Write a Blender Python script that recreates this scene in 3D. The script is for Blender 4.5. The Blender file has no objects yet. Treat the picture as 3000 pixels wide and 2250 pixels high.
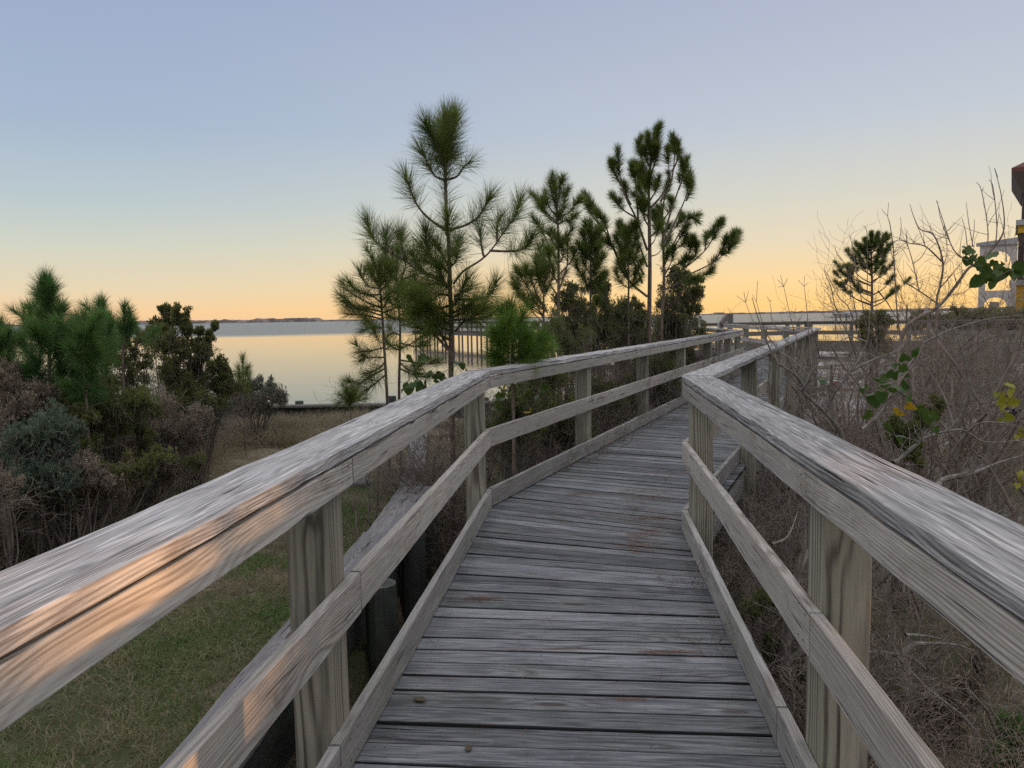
import bpy, math, random
import numpy as np
from mathutils import Vector, Matrix
random.seed(7); RG = np.random.default_rng(11)
S = bpy.context.scene
rad = math.radians
# ---------------------------------------------------------------- camera
F = 2253.0; CAMH = 1.48
cd = bpy.data.cameras.new('camera'); cam = bpy.data.objects.new('camera', cd); S.collection.objects.link(cam); S.camera = cam
cd.sensor_width = 36; cd.lens = 36*F/3000; cd.clip_start = .02; cd.clip_end = 60000
CM = Matrix.Rotation(rad(90-4.97), 4, 'X') @ Matrix.Rotation(rad(-0.92), 4, 'Z')
CM.translation = Vector((0, 0, CAMH)); cam.matrix_world = CM
# ---------------------------------------------------------------- sky and sun
SUN_AZ, SUN_EL = 68.0, 3.6        # degrees to the right of straight ahead, above the horizon
W = bpy.data.worlds.new('World'); S.world = W; W.use_nodes = True
wn = W.node_tree.nodes; wl = W.node_tree.links; wn.clear()
def wnode(t, **k):
    n = wn.new(t)
    for a, b in k.items(): setattr(n, a, b)
    return n
sky = wnode('ShaderNodeTexSky', sky_type='NISHITA', sun_disc=False, sun_elevation=rad(SUN_EL), sun_rotation=rad(SUN_AZ), altitude=0, air_density=1.0, dust_density=1.0, ozone_density=1.0)
bg = wnode('ShaderNodeBackground'); bg.inputs['Strength'].default_value = 0.12
wo = wnode('ShaderNodeOutputWorld')
def lin(c): return tuple((x/255/12.92 if x/255 <= .04045 else ((x/255+.055)/1.055)**2.4) for x in c)
tc = wnode('ShaderNodeTexCoord'); nrm = wnode('ShaderNodeVectorMath', operation='NORMALIZE'); wl.new(tc.outputs['Generated'], nrm.inputs[0])
sepw = wnode('ShaderNodeSeparateXYZ'); wl.new(nrm.outputs[0], sepw.inputs[0])
def evening(stops):                  # colour of clear evening air by height above the horizon (degrees)
    mr = wnode('ShaderNodeMapRange'); wl.new(sepw.outputs[2], mr.inputs[0]); mr.inputs[1].default_value = -.02; mr.inputs[2].default_value = .98
    cr = wnode('ShaderNodeValToRGB'); wl.new(mr.outputs[0], cr.inputs[0]); e = cr.color_ramp; e.interpolation = 'LINEAR'
    while len(e.elements) < len(stops): e.elements.new(.5)
    for el, (d, c) in zip(e.elements, stops): el.position = math.sin(rad(d))+.02; c = lin(c); el.color = (c[0], c[1], c[2], 1)
    return cr.outputs[0]
cool = evening([(-1, (236, 196, 165)), (.6, (246, 206, 158)), (2.2, (229, 211, 178)), (5, (207, 209, 194)), (8, (184, 198, 203)), (13, (164, 181, 204)), (22, (154, 168, 198)), (32, (212, 219, 238)), (46, (252, 251, 256))])
warm = evening([(-1, (250, 200, 130)), (.6, (254, 209, 134)), (2.2, (251, 214, 154)), (5, (230, 214, 184)), (8, (213, 210, 197)), (13, (190, 198, 209)), (22, (172, 180, 202)), (32, (212, 219, 238)), (46, (252, 251, 256))])
dp = wnode('ShaderNodeVectorMath', operation='DOT_PRODUCT'); wl.new(nrm.outputs[0], dp.inputs[0]); dp.inputs[1].default_value = (math.sin(rad(50)), math.cos(rad(50)), 0)
mr2 = wnode('ShaderNodeMapRange', interpolation_type='SMOOTHSTEP'); wl.new(dp.outputs['Value'], mr2.inputs[0]); mr2.inputs[1].default_value = .12; mr2.inputs[2].default_value = .98
mx = wnode('ShaderNodeMix', data_type='RGBA'); wl.new(mr2.outputs[0], mx.inputs[0]); wl.new(cool, mx.inputs[6]); wl.new(warm, mx.inputs[7])
sc_ = wnode('ShaderNodeVectorMath', operation='SCALE'); wl.new(mx.outputs[2], sc_.inputs[0]); sc_.inputs['Scale'].default_value = 7.6
m3 = wnode('ShaderNodeMix', data_type='RGBA'); m3.inputs[0].default_value = .06; wl.new(sc_.outputs[0], m3.inputs[6]); wl.new(sky.outputs[0], m3.inputs[7])
wl.new(m3.outputs[2], bg.inputs['Color']); wl.new(bg.outputs[0], wo.inputs[0])
sd = bpy.data.lights.new('sun', 'SUN'); sun = bpy.data.objects.new('sun', sd); S.collection.objects.link(sun)
sd.energy = 3.6; sd.angle = rad(0.8); sd.color = (1, .52, .22)
sv = Vector((math.sin(rad(SUN_AZ))*math.cos(rad(SUN_EL)), math.cos(rad(SUN_AZ))*math.cos(rad(SUN_EL)), math.sin(rad(SUN_EL))))
sun.rotation_euler = sv.to_track_quat('Z', 'Y').to_euler()
S.view_settings.view_transform = 'Standard'; S.view_settings.look = 'None'; S.view_settings.gamma = 1
S.view_settings.exposure = .25
S.cycles.use_denoising = False; S.cycles.max_bounces = 6; S.cycles.transparent_max_bounces = 8
# ---------------------------------------------------------------- helpers
C3 = np.array(CM.to_3x3())
def ray(px, py):
    return C3 @ np.array([(px-1500)/F, -(py-1125)/F, -1.0])
def P(px, py, Y):                   # the point Y metres ahead seen at that place of the photo
    d = ray(px, py); return np.array([0, 0, CAMH]) + d*(Y/d[1])
def PG(px, py, z=0.):
    d = ray(px, py); return np.array([0, 0, CAMH]) + d*((z-CAMH)/d[2])
CR = {1: (0, 700, .452), 2: (900, 250, .3616), 3: (1400, 300, .4822), 4: (900, 700, .3616), 5: (1900, 800, .2712), 6: (2300, 450, .3165), 7: (2200, 850, .3617), 8: (2000, 1450, .4822), 9: (1900, 1050, .3616), 0: (0, 0, 1)}
def cp(c, x, y): a, b, s = CR[c]; return a+x*s, b+y*s
def link(o, parent=None):
    S.collection.objects.link(o)
    if parent is not None: o.parent = parent
    return o
def tag(o, label, cat=None, group=None, kind=None):
    if label: o['label'] = label
    if cat: o['category'] = cat
    if group: o['group'] = group
    if kind: o['kind'] = kind
    return o
def empty(name, loc, label, cat, group=None):
    o = bpy.data.objects.new(name, None); o.location = loc; o.empty_display_size = .1; link(o)
    return tag(o, label, cat, group)
def np_mesh(name, V, quads=None, tris=None, mats=(), parent=None, smooth=False, fattr=None, loc=None, midx=None, vattr=None):
    V = np.asarray(V, dtype=np.float32).reshape(-1, 3)
    if parent is not None:
        V = V - np.array(parent.location, dtype=np.float32)
    elif loc is not None: V = V - np.array(loc, dtype=np.float32)
    nq = 0 if quads is None else len(quads); nt = 0 if tris is None else len(tris)
    li = []
    if nq: li.append(np.asarray(quads, dtype=np.int32).ravel())
    if nt: li.append(np.asarray(tris, dtype=np.int32).ravel())
    li = np.concatenate(li)
    me = bpy.data.meshes.new(name)
    me.vertices.add(len(V)); me.vertices.foreach_set('co', V.ravel())
    me.loops.add(len(li)); me.loops.foreach_set('vertex_index', li)
    me.polygons.add(nq+nt)
    st = np.concatenate([np.arange(nq)*4, nq*4+np.arange(nt)*3]).astype(np.int32)
    me.polygons.foreach_set('loop_start', st)
    me.polygons.foreach_set('use_smooth', np.full(nq+nt, smooth))
    for m in mats: me.materials.append(m)
    if midx is not None: me.polygons.foreach_set('material_index', np.asarray(midx, dtype=np.int32))
    if fattr is not None:
        a = me.attributes.new('rnd', 'FLOAT', 'FACE'); a.data.foreach_set('value', np.asarray(fattr, dtype=np.float32))
    if vattr is not None:
        a = me.attributes.new('wc', 'FLOAT_VECTOR', 'POINT'); a.data.foreach_set('vector', np.asarray(vattr, dtype=np.float32).ravel())
    me.update(calc_edges=True); me.validate()
    o = bpy.data.objects.new(name, me)
    if loc is not None and parent is None: o.location = loc
    return link(o, parent)
# ---- materials
class NT:
    def __init__(s, name):
        s.m = bpy.data.materials.new(name); s.m.use_nodes = True; s.t = s.m.node_tree; s.t.nodes.clear()
        s.out = s.n('ShaderNodeOutputMaterial')
    def n(s, t, **k):
        x = s.t.nodes.new(t)
        for a, b in k.items(): setattr(x, a, b)
        return x
    def v(s, inp, val):
        if isinstance(val, bpy.types.NodeSocket): s.t.links.new(val, inp)
        elif val is not None: inp.default_value = val
    def math(s, op, a, b=None, c=None, clamp=False):
        x = s.n('ShaderNodeMath', operation=op, use_clamp=clamp); s.v(x.inputs[0], a)
        if b is not None: s.v(x.inputs[1], b)
        if c is not None: s.v(x.inputs[2], c)
        return x.outputs[0]
    def vec(s, op, a, b):
        x = s.n('ShaderNodeVectorMath', operation=op); s.v(x.inputs[0], a); s.v(x.inputs[1], b); return x.outputs[0]
    def noise(s, vec, scale=1, detail=3, rough=.5, dist=0):
        x = s.n('ShaderNodeTexNoise'); s.v(x.inputs['Vector'], vec); s.v(x.inputs['Scale'], scale); x.inputs['Detail'].default_value = detail
        x.inputs['Roughness'].default_value = rough; x.inputs['Distortion'].default_value = dist
        return x.outputs[0]
    def ramp(s, f, lo, hi, a=0., b=1.):
        x = s.n('ShaderNodeMapRange'); x.interpolation_type = 'SMOOTHSTEP'; s.v(x.inputs[0], f); s.v(x.inputs[1], lo); s.v(x.inputs[2], hi); s.v(x.inputs[3], a); s.v(x.inputs[4], b)
        return x.outputs[0]
    def mix(s, f, a, b, mode='MIX'):
        x = s.n('ShaderNodeMix', data_type='RGBA', blend_type=mode); s.v(x.inputs[0], f)
        for i, q in ((6, a), (7, b)):
            s.v(x.inputs[i], (q[0], q[1], q[2], 1) if isinstance(q, tuple) else q)
        return x.outputs[2]
    def bsdf(s, col, rough=.8, bump=None, bstr=.3, bdist=.01, spec=.3, **k):
        b = s.n('ShaderNodeBsdfPrincipled')
        s.v(b.inputs['Base Color'], (col[0], col[1], col[2], 1) if isinstance(col, tuple) else col); s.v(b.inputs['Roughness'], rough)
        b.inputs['Specular IOR Level'].default_value = spec
        for a, q in k.items(): s.v(b.inputs[a.replace('_', ' ')], q)
        if bump is not None:
            x = s.n('ShaderNodeBump'); x.inputs['Strength'].default_value = bstr; x.inputs['Distance'].default_value = bdist
            s.v(x.inputs['Height'], bump); s.t.links.new(x.outputs[0], b.inputs['Normal'])
        s.t.links.new(b.outputs[0], s.out.inputs[0]); return b
def wood(name, light, dark, grey, ring=.006, crack=.5, stain=.5, streak=.5, brown=(.16, .11, .07), green=0., contrast=1., bstr=.6, tonev=.22, wav=.12):
    s = NT(name); at = s.n('ShaderNodeAttribute', attribute_name='wc').outputs['Vector']
    sp = s.n('ShaderNodeSeparateXYZ'); s.v(sp.inputs[0], at); u, v, w = sp.outputs
    def st(a, b, c): return s.vec('MULTIPLY', at, (a, b, c))
    n1 = s.noise(st(.8, 1.6, 1.6), 1, 2, .6); n2 = s.noise(s.vec('ADD', st(.7, 1.6, 1.6), (7, 3, 5)), 1, 2, .6)
    vo = s.n('ShaderNodeTexVoronoi', feature='F1'); s.v(vo.inputs['Vector'], st(1.2, 4.5, .5)); vo.inputs['Scale'].default_value = 1
    kd = vo.outputs['Distance']; kb = s.ramp(kd, .0, .30, 1., 0.)
    vv = s.math('ADD', v, s.math('MULTIPLY', s.math('SUBTRACT', n1, .5), wav)); ww = s.math('ADD', w, s.math('MULTIPLY', s.math('SUBTRACT', n2, .5), wav))
    r = s.math('SQRT', s.math('ADD', s.math('MULTIPLY', vv, vv), s.math('MULTIPLY', ww, ww)))
    r = s.math('ADD', r, s.math('MULTIPLY', kb, .022)); r = s.math('ADD', r, s.math('MULTIPLY', s.noise(st(.35, 22, 22), 1, 2, .6), ring*1.6))
    rings = s.math('SINE', s.math('MULTIPLY', r, 2*math.pi/ring)); rings = s.math('MULTIPLY_ADD', rings, .5, .5); rings = s.math('POWER', rings, 1.6); rings = s.math('MULTIPLY', rings, s.ramp(s.noise(st(.9, 14, 14), 1, 3), .3, .6, .3, 1.))
    fib = s.noise(st(4, 150, 150), 1, 3, .6); fib2 = s.noise(st(2.8, 60, 60), 1, 3, .65); lon = s.noise(s.vec('ADD', st(4.5, 110, 110), (3, 5, 5)), 1, 2, .6)
    strk = s.noise(st(1.8, 26, 26), 1, 5, .7)
    wea = s.noise(st(2.2, 5, 5), 1, 4, .6)
    col = s.mix(s.math('MULTIPLY', rings, .85*contrast, clamp=True), light, dark)
    col = s.mix(s.ramp(wea, .40, .62, 0, .6*streak+.1), col, grey)
    col = s.mix(s.ramp(strk, .5, .7, 0, .6*streak), col, tuple(min(.8, c*1.5) for c in light))
    col = s.mix(s.ramp(fib2, .48, .30, 0, .05+.6*streak), col, tuple(c*.55 for c in dark))
    col = s.mix(.45, col, s.mix(fib, (.35, .35, .35), (1.45, 1.45, 1.45)), 'MULTIPLY') if False else col
    col = s.mix(s.ramp(fib, .5, .35, 0, .1+.4*streak), col, tuple(c*.6 for c in dark)); col = s.mix(s.ramp(lon, .56, .68, 0, .75*streak), col, tuple(min(.85, c*1.7) for c in light)); col = s.mix(s.ramp(lon, .44, .32, 0, .1+.65*streak), col, tuple(c*.5 for c in dark))
    stn = s.noise(st(3.2, 7, 7), 1, 5, .7)
    col = s.mix(s.ramp(stn, .56, .72, 0, .7*stain), col, brown)
    if green:
        gn = s.noise(s.vec('ADD', st(1.6, 4, 4), (40, 0, 0)), 1, 3); col = s.mix(s.ramp(gn, .45, .7, 0, green), col, (.16, .2, .13))
    kn = s.ramp(kd, .05, .10, 1., 0.); col = s.mix(s.math('MULTIPLY', kn, .75), col, (.06, .045, .035))
    ck = s.noise(s.vec('ADD', st(1.6, 75, 75), (0, 9, 9)), 1, 2, .5); ckm = s.noise(st(3, 9, 9), 1, 2)
    cr = s.math('MULTIPLY', s.ramp(ck, .36, .29), s.ramp(ckm, .42, .56)); cr = s.math('MULTIPLY', cr, crack, clamp=True)
    col = s.mix(cr, col, (.015, .013, .012))
    sv_ = s.noise(st(14, 60, 60), 1, 3, .7); col = s.mix(s.ramp(sv_, .66, .74, 0, .5*streak), col, (.5, .5, .52))
    tone = s.noise(s.vec('MULTIPLY', at, (.11, 0, 0)), 1, 2); tone = s.ramp(tone, .36, .64, 1-tonev, 1+tonev); cmb = s.n('ShaderNodeCombineXYZ'); [s.v(cmb.inputs[i_], tone) for i_ in range(3)]; col = s.mix(1., col, cmb.outputs[0], 'MULTIPLY')
    h = s.math('ADD', s.math('MULTIPLY', fib, .5), s.math('MULTIPLY', rings, -.35)); h = s.math('ADD', h, s.math('MULTIPLY', fib2, .7)); h = s.math('SUBTRACT', h, s.math('MULTIPLY', cr, 1.6))
    s.bsdf(col, s.math('MULTIPLY_ADD', fib, .2, .68), h, bstr, .0035, .25)
    return s.m
M_RAIL = wood('weathered_rail_wood', (.48, .44, .385), (.24, .20, .16), (.37, .355, .34), ring=.008, crack=1., stain=.75, streak=.32)
M_CAP = wood('weathered_cap_wood', (.46, .44, .42), (.19, .18, .17), (.30, .30, .305), ring=.006, crack=1., stain=.5, streak=.75, bstr=1., wav=.09)
M_TOE = wood('weathered_toe_wood', (.40, .375, .34), (.19, .17, .15), (.31, .305, .305), ring=.008, crack=1., stain=.6, streak=.4, green=.3)
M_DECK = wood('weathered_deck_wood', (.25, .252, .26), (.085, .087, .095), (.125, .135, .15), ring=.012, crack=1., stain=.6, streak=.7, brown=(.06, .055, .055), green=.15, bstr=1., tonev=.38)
M_DECKE = wood('dark_gap_plank_edge', (.045, .045, .045), (.02, .02, .02), (.03, .032, .034), crack=.3, stain=.3, streak=.1)  # gap darkness put into the colour of plank sides and chamfers
M_POST = wood('weathered_post_wood', (.38, .345, .265), (.085, .065, .05), (.25, .23, .19), ring=.016, crack=.6, stain=.5, streak=.12, green=.3, contrast=1.15, wav=.07)
M_PILE = wood('dark_piling_wood', (.10, .105, .09), (.04, .042, .038), (.07, .08, .075), crack=.5, stain=.6, streak=.2, green=.6)
M_FARW = wood('far_walkway_wood', (.22, .19, .165), (.13, .11, .095), (.175, .155, .145), crack=.3, stain=.4, streak=.3)
def leafmat(name, a, b, rough=.55, trans=.35, scale=3., var=.5):
    s = NT(name); r = s.n('ShaderNodeAttribute', attribute_name='rnd').outputs['Fac']
    g = s.n('ShaderNodeNewGeometry').outputs['Position']; n = s.noise(g, scale, 2)
    f = s.math('ADD', s.math('MULTIPLY', r, var), s.math('MULTIPLY', s.ramp(n, .35, .65), 1-var))
    col = s.mix(f, a, b)
    b1 = s.n('ShaderNodeBsdfPrincipled'); s.v(b1.inputs['Base Color'], col); b1.inputs['Roughness'].default_value = rough; b1.inputs['Specular IOR Level'].default_value = .35
    t = s.n('ShaderNodeBsdfTranslucent'); s.v(t.inputs[0], col); m = s.n('ShaderNodeMixShader'); m.inputs[0].default_value = trans
    s.t.links.new(b1.outputs[0], m.inputs[1]); s.t.links.new(t.outputs[0], m.inputs[2]); s.t.links.new(m.outputs[0], s.out.inputs[0]); return s.m
def barkmat(name, a, b, scale=30):
    s = NT(name); g = s.n('ShaderNodeNewGeometry').outputs['Position']; n = s.noise(s.vec('MULTIPLY', g, (1, 1, .35)), scale, 4, .7)
    s.bsdf(s.mix(s.ramp(n, .3, .7), a, b), .9, n, .6, .01, .2); return s.m
M_NEEDLE = leafmat('pine_needles', (.06, .10, .02), (.23, .28, .065), trans=.5)
M_NEEDLE_Y = leafmat('young_pine_needles', (.075, .155, .02), (.20, .31, .05))
M_NEEDLE_B = leafmat('blue_green_pine_needles', (.06, .15, .04), (.18, .29, .08), trans=.5)
M_BARK = barkmat('pine_bark', (.09, .065, .05), (.27, .20, .155))
M_TWIG = barkmat('bare_twig_bark', (.13, .095, .075), (.32, .25, .205), 12)
M_TWIG_D = barkmat('dark_twig_bark', (.12, .095, .08), (.29, .235, .19), 12)
M_DRYT = barkmat('tan_twig_bark', (.17, .13, .09), (.40, .33, .24), 12)
M_LIMB = barkmat('grey_limb_bark', (.16, .14, .12), (.33, .30, .26), 25)
M_LEAF = leafmat('myrtle_leaves', (.11, .13, .04), (.27, .27, .09), trans=.55)
M_LEAF_G = leafmat('grey_green_leaves', (.10, .135, .09), (.21, .27, .18))
M_LEAF_D = leafmat('dark_oak_leaves', (.10, .125, .04), (.25, .27, .09), trans=.6)
M_DRY = leafmat('dry_stems', (.20, .155, .115), (.42, .34, .25))
M_FLUFF = leafmat('pale_seed_fluff', (.34, .29, .23), (.5, .44, .36), .9)
M_GRASS = leafmat('lawn_grass', (.085, .19, .035), (.36, .31, .18), scale=1.6, var=.35)
M_DRYG = leafmat('dry_grass', (.19, .155, .09), (.40, .33, .21), scale=1.2)
M_VINE = leafmat('vine_leaves_green', (.05, .10, .02), (.12, .17, .03), .35)
M_VINE_Y = leafmat('vine_leaves_yellow', (.40, .30, .02), (.62, .36, .02), .4)
def plain(name, c, rough=.6, spec=.4, **k):
    s = NT(name); g = s.n('ShaderNodeTexCoord').outputs['Object']; n = s.noise(g, 6, 4)
    s.bsdf(s.mix(s.ramp(n, .3, .7), tuple(x*.86 for x in c), tuple(min(1, x*1.1) for x in c)), rough, n, .1, .01, spec, **k); return s.m
# ---- boards: rounded sections swept along a line, with log coordinates for the grain
SEC = []
def section(b, h, c):
    pts = []
    for sx, sy in ((1, 1), (-1, 1), (-1, -1), (1, -1)):
        cx, cy = sx*(b/2-c), sy*(h/2-c)
        q = {(1, 1): 0, (-1, 1): 90, (-1, -1): 180, (1, -1): 270}[(sx, sy)]
        for k in (0, 45, 90): pts.append((cx+c*math.cos(rad(q+k)), cy+c*math.sin(rad(q+k))))
    return pts
class BD:
    def __init__(s): s.V = []; s.Q = []; s.T = []; s.A = []; s.E = []
    def board(s, p0, p1, b, h, side=None, c=.004, n=None, wob=.0012, mit0=0., mit1=0., sag=0.):
        """b is measured along side (horizontal, across), h along the third axis"""
        p0 = np.array(p0, float); p1 = np.array(p1, float); d = p1-p0; L = np.linalg.norm(d); d /= L
        if side is None: side = np.cross(d, (0, 0, 1.))
        side = np.array(side, float); side -= d*side.dot(d); side /= np.linalg.norm(side); up = np.cross(side, d)
        n = n or max(1, min(40, int(L/.12))); sec = section(b, h, min(c, b*.3, h*.3)); m = len(sec)
        pith = (random.uniform(-.07, .07), random.choice((-1, 1))*random.uniform(.03, .10)); u0 = random.uniform(0, 400)
        base = len(s.V); ph = [random.uniform(0, 6.28) for _ in range(6)]
        for i in range(n+1):
            t = i/n
            w1 = wob*(math.sin(ph[0]+t*L*5)+.6*math.sin(ph[1]+t*L*13)); w2 = wob*(math.sin(ph[2]+t*L*6)+.6*math.sin(ph[3]+t*L*17))
            for a, e in sec:
                mt = (mit0*a if i == 0 else mit1*a if i == n else 0)
                q = p0+d*(t*L+mt)+side*(a+w1+wob*.5*random.uniform(-1, 1))+up*(e+w2+wob*.4*random.uniform(-1, 1))
                s.V.append(q); s.A.append((u0+t*L+mt, a+pith[0], e+pith[1]))
            if i:
                o = base+(i-1)*m
                for k in range(m): s.Q.append((o+k, o+(k+1) % m, o+m+(k+1) % m, o+m+k))
        for i, flip in ((0, 1), (n, 0)):
            o = base+i*m; ctr = np.mean(s.V[o:o+m], axis=0); s.V.append(ctr); s.A.append((u0+.3, pith[0], pith[1])); ci = len(s.V)-1
            for k in range(m): s.T.append((ci, o+(k+1) % m, o+k) if flip else (ci, o+k, o+(k+1) % m))
        return s
    def plank(s, a0, a1, b1, b0, th, n=14):
        """deck plank: a0-a1 its near edge, b0-b1 its far edge (left, right), top surface given"""
        base = len(s.V); u0 = random.uniform(0, 400); pith = (random.uniform(-.06, .06), random.uniform(.03, .09)); c = .004
        a0, a1, b1, b0 = [np.array(q, float) for q in (a0, a1, b1, b0)]; dz = random.uniform(-.004, .002); cup = random.uniform(-.002, .002); L = np.linalg.norm(a1-a0)
        ph = random.uniform(0, 6)
        for i in range(n+1):
            t = i/n; A = a0+(a1-a0)*t; B = b0+(b1-b0)*t; wd = np.linalg.norm(B-A); e = (B-A)/max(wd, 1e-4); cc = min(.003, wd*.2)
            jz = dz+.0012*math.sin(ph+t*5)+random.uniform(-.0006, .0006)
            je = random.uniform(-.0012, .0012)
            prof = ((je, -th), (je, -cc*.8), (cc, 0), (wd*.5, cup), (wd-cc, 0), (wd+je, -cc*.8), (wd+je, -th))
            for q, z in prof: s.V.append(A+e*q+np.array((0, 0, z+jz))); s.A.append((u0+t*L, q-.07+pith[0], z+pith[1]))
            if i:
                o = base+(i-1)*7
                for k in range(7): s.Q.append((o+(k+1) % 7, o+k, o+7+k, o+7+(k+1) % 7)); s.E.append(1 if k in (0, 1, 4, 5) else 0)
        for i in (0, n):
            o = base+i*7
            s.T += [(o, o+1, o+2), (o, o+2, o+3), (o, o+3, o+4), (o, o+4, o+6), (o+4, o+5, o+6)]
    def cyl(s, p0, p1, r0, r1=None, k=14, n=6):
        r1 = r1 or r0; p0 = np.array(p0, float); p1 = np.array(p1, float); base = len(s.V); u0 = random.uniform(0, 300)
        d = (p1-p0)/np.linalg.norm(p1-p0); a = np.cross(d, (0, 1, 0) if abs(d[1]) < .9 else (1, 0, 0)); a /= np.linalg.norm(a); b = np.cross(d, a)
        for i in range(n+1):
            t = i/n
            for j in range(k):
                an = 2*math.pi*j/k; r = (r0+(r1-r0)*t)*(1+random.uniform(-.02, .02)); ca, sa = math.cos(an)*r, math.sin(an)*r
                s.V.append(p0+(p1-p0)*t+a*ca+b*sa); s.A.append((u0+t*np.linalg.norm(p1-p0), an*.1, .05))
            if i:
                o = base+(i-1)*k
                for j in range(k): s.Q.append((o+j, o+(j+1) % k, o+k+(j+1) % k, o+k+j))
        for i in (0, n):
            o = base+i*k; s.V.append(p0+(p1-p0)*(i/n)); s.A.append((u0, .02, .02)); ci = len(s.V)-1
            for j in range(k): s.T.append((ci, o+j, o+(j+1) % k))
        return s
    def build(s, name, mat, parent=None, label=None, loc=None, smooth=False, edge=None):
        o = np_mesh(name, np.array(s.V), s.Q, s.T, [mat]+([edge] if edge else []), parent, smooth, vattr=np.array(s.A), loc=loc, midx=s.E+[1]*len(s.T) if edge else None)
        if label: o['label'] = label
        return o
# ---------------------------------------------------------------- plan of the boardwalk (x right, y ahead), inner faces of the rails
LP = [(-.91, -1.0), (-.17, 5.90), (5.80, 19.2), (6.55, 32.0)]
RP = [(.53, -1.0), (1.145, 5.16), (8.00, 20.4), (8.55, 32.0)]
LP = [np.array(p) for p in LP]; RP = [np.array(p) for p in RP]
def unit(v): return v/np.linalg.norm(v)
def off(poly, d):                    # polyline moved sideways by d (to the right), mitred
    out = []
    for i, p in enumerate(poly):
        ns = []
        if i: e = unit(poly[i]-poly[i-1]); ns.append(np.array((e[1], -e[0])))
        if i < len(poly)-1: e = unit(poly[i+1]-poly[i]); ns.append(np.array((e[1], -e[0])))
        m = unit(sum(ns)); out.append(p+m*d/m.dot(ns[0]))
    return out
def v3(p, z): return np.array((p[0], p[1], z))
GZ = -.62                             # ground level around the posts
def ground_z(x, y):
    x = np.asarray(x, float); y = np.asarray(y, float)
    shore = np.where(x < 2, 17.3, np.where(x < 9, 17.3+(x-2)*3.4, np.where(x < 24, 41.1+(x-9)*.2, 44.1+(x-24)*1.75)))
    base = -.48-.012*np.clip(y-4, 0, 14)
    base = np.where(x > -.2, -.78+.012*np.clip(y-6, 0, 16), base)
    t = np.clip((x+1.0)/.9, 0, 1); base = (-.48-.012*np.clip(y-4, 0, 14))*(1-t)+(-.78+.012*np.clip(y-6, 0, 16))*t
    base = base+.03*np.sin(x*1.3+y*.7)+.025*np.sin(x*.6-y*1.9)+.02*np.sin(x*3.1+1)*np.sin(y*2.7)
    base = base-.6*np.clip((x+.9)/.12, 0, 1)*np.clip((.75+.1*np.clip(y, 0, 5)-x)/.2, 0, 1)*np.clip((7.5-y)/1.5, 0, 1)
    base = base+np.clip(x-24, 0, 30)*.028
    d = np.clip((y-shore)/1.2, 0, 1)
    return base*(1-d)+(-2.6)*d
# ---- deck
def resample(poly, keys):
    pass
deck = empty('boardwalk', (0, 3, 0), 'weathered grey plank boardwalk that bends right and runs away between its two railings', 'boardwalk')
EX = .10
Lo = off(LP, -EX); Ro = off(RP, EX)
bd = BD(); nails = []
def lerp(a, b, t): return a+(b-a)*t
def fan(A0, A1, B0, B1, w=.128, n=14):        # planks between two quad corners: A left side from A0 to A1, B right side from B0 to B1
    La = max(np.linalg.norm(A1-A0), np.linalg.norm(B1-B0)); N = max(1, round(La/w)); jt = 0
    for i in range(N):
        t0, t1 = i/N, (i+1)/N; g = random.choice((.005, .008, .012))/La
        a0, a1 = lerp(A0, A1, t0+g), lerp(A0, A1, t1); b0, b1 = lerp(B0, B1, t0+g), lerp(B0, B1, t1)
        bd.plank(v3(a0, 0), v3(b0, 0), v3(b1, 0), v3(a1, 0), .036, n)
        yy = a0[1]
        if yy < 14:
            for f in (.11, .41, .68, .90):
                for q in (.25, .75):
                    nails.append(v3(lerp(lerp(a0, a1, q), lerp(b0, b1, q), f+random.uniform(-.006, .006)), .0))
def pt(poly, i, y):
    a, b = poly[i], poly[i+1]; return a+(b-a)*((y-a[1])/(b[1]-a[1]))
fan(pt(Lo, 0, -.8), pt(Lo, 0, 3.6), pt(Ro, 0, -.95), pt(Ro, 0, 3.45))
fan(pt(Lo, 0, 3.6), Lo[1], pt(Ro, 0, 3.45), Ro[1])
fan(Lo[1], pt(Lo, 1, 17.0), Ro[1], pt(Ro, 1, 16.3), n=8)
fan(pt(Lo, 1, 17.0), Lo[2], pt(Ro, 1, 16.3), Ro[2], n=5)
fan(Lo[2], Lo[3], Ro[2], Ro[3], n=4)
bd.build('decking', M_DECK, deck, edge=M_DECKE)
nm = NT('nail_heads'); nm.bsdf((.16, .15, .15), .5, Metallic=.4)
V = []; Q = []
for p in nails:
    if random.random() < .25: continue
    r = .0034; o = len(V)
    for k in range(6): V.append(p+np.array((r*math.cos(k*1.047), r*math.sin(k*1.047), .0016)))
    V.append(p+np.array((0, 0, .0035)))
    Q += [(o+k, o+(k+1) % 6, o+6) for k in range(6)]
np_mesh('nail_heads', V, None, Q, [nm.m], deck)
for poly, nm_ in ((off(LP, -.06), 'l'), (off(RP, .06), 'r')):
    for i in range(3):
        a, b = poly[i], poly[i+1]
        BD().board(v3(a, -.16), v3(b, -.16), .045, .235).build('beam', M_TOE, deck)
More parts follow.
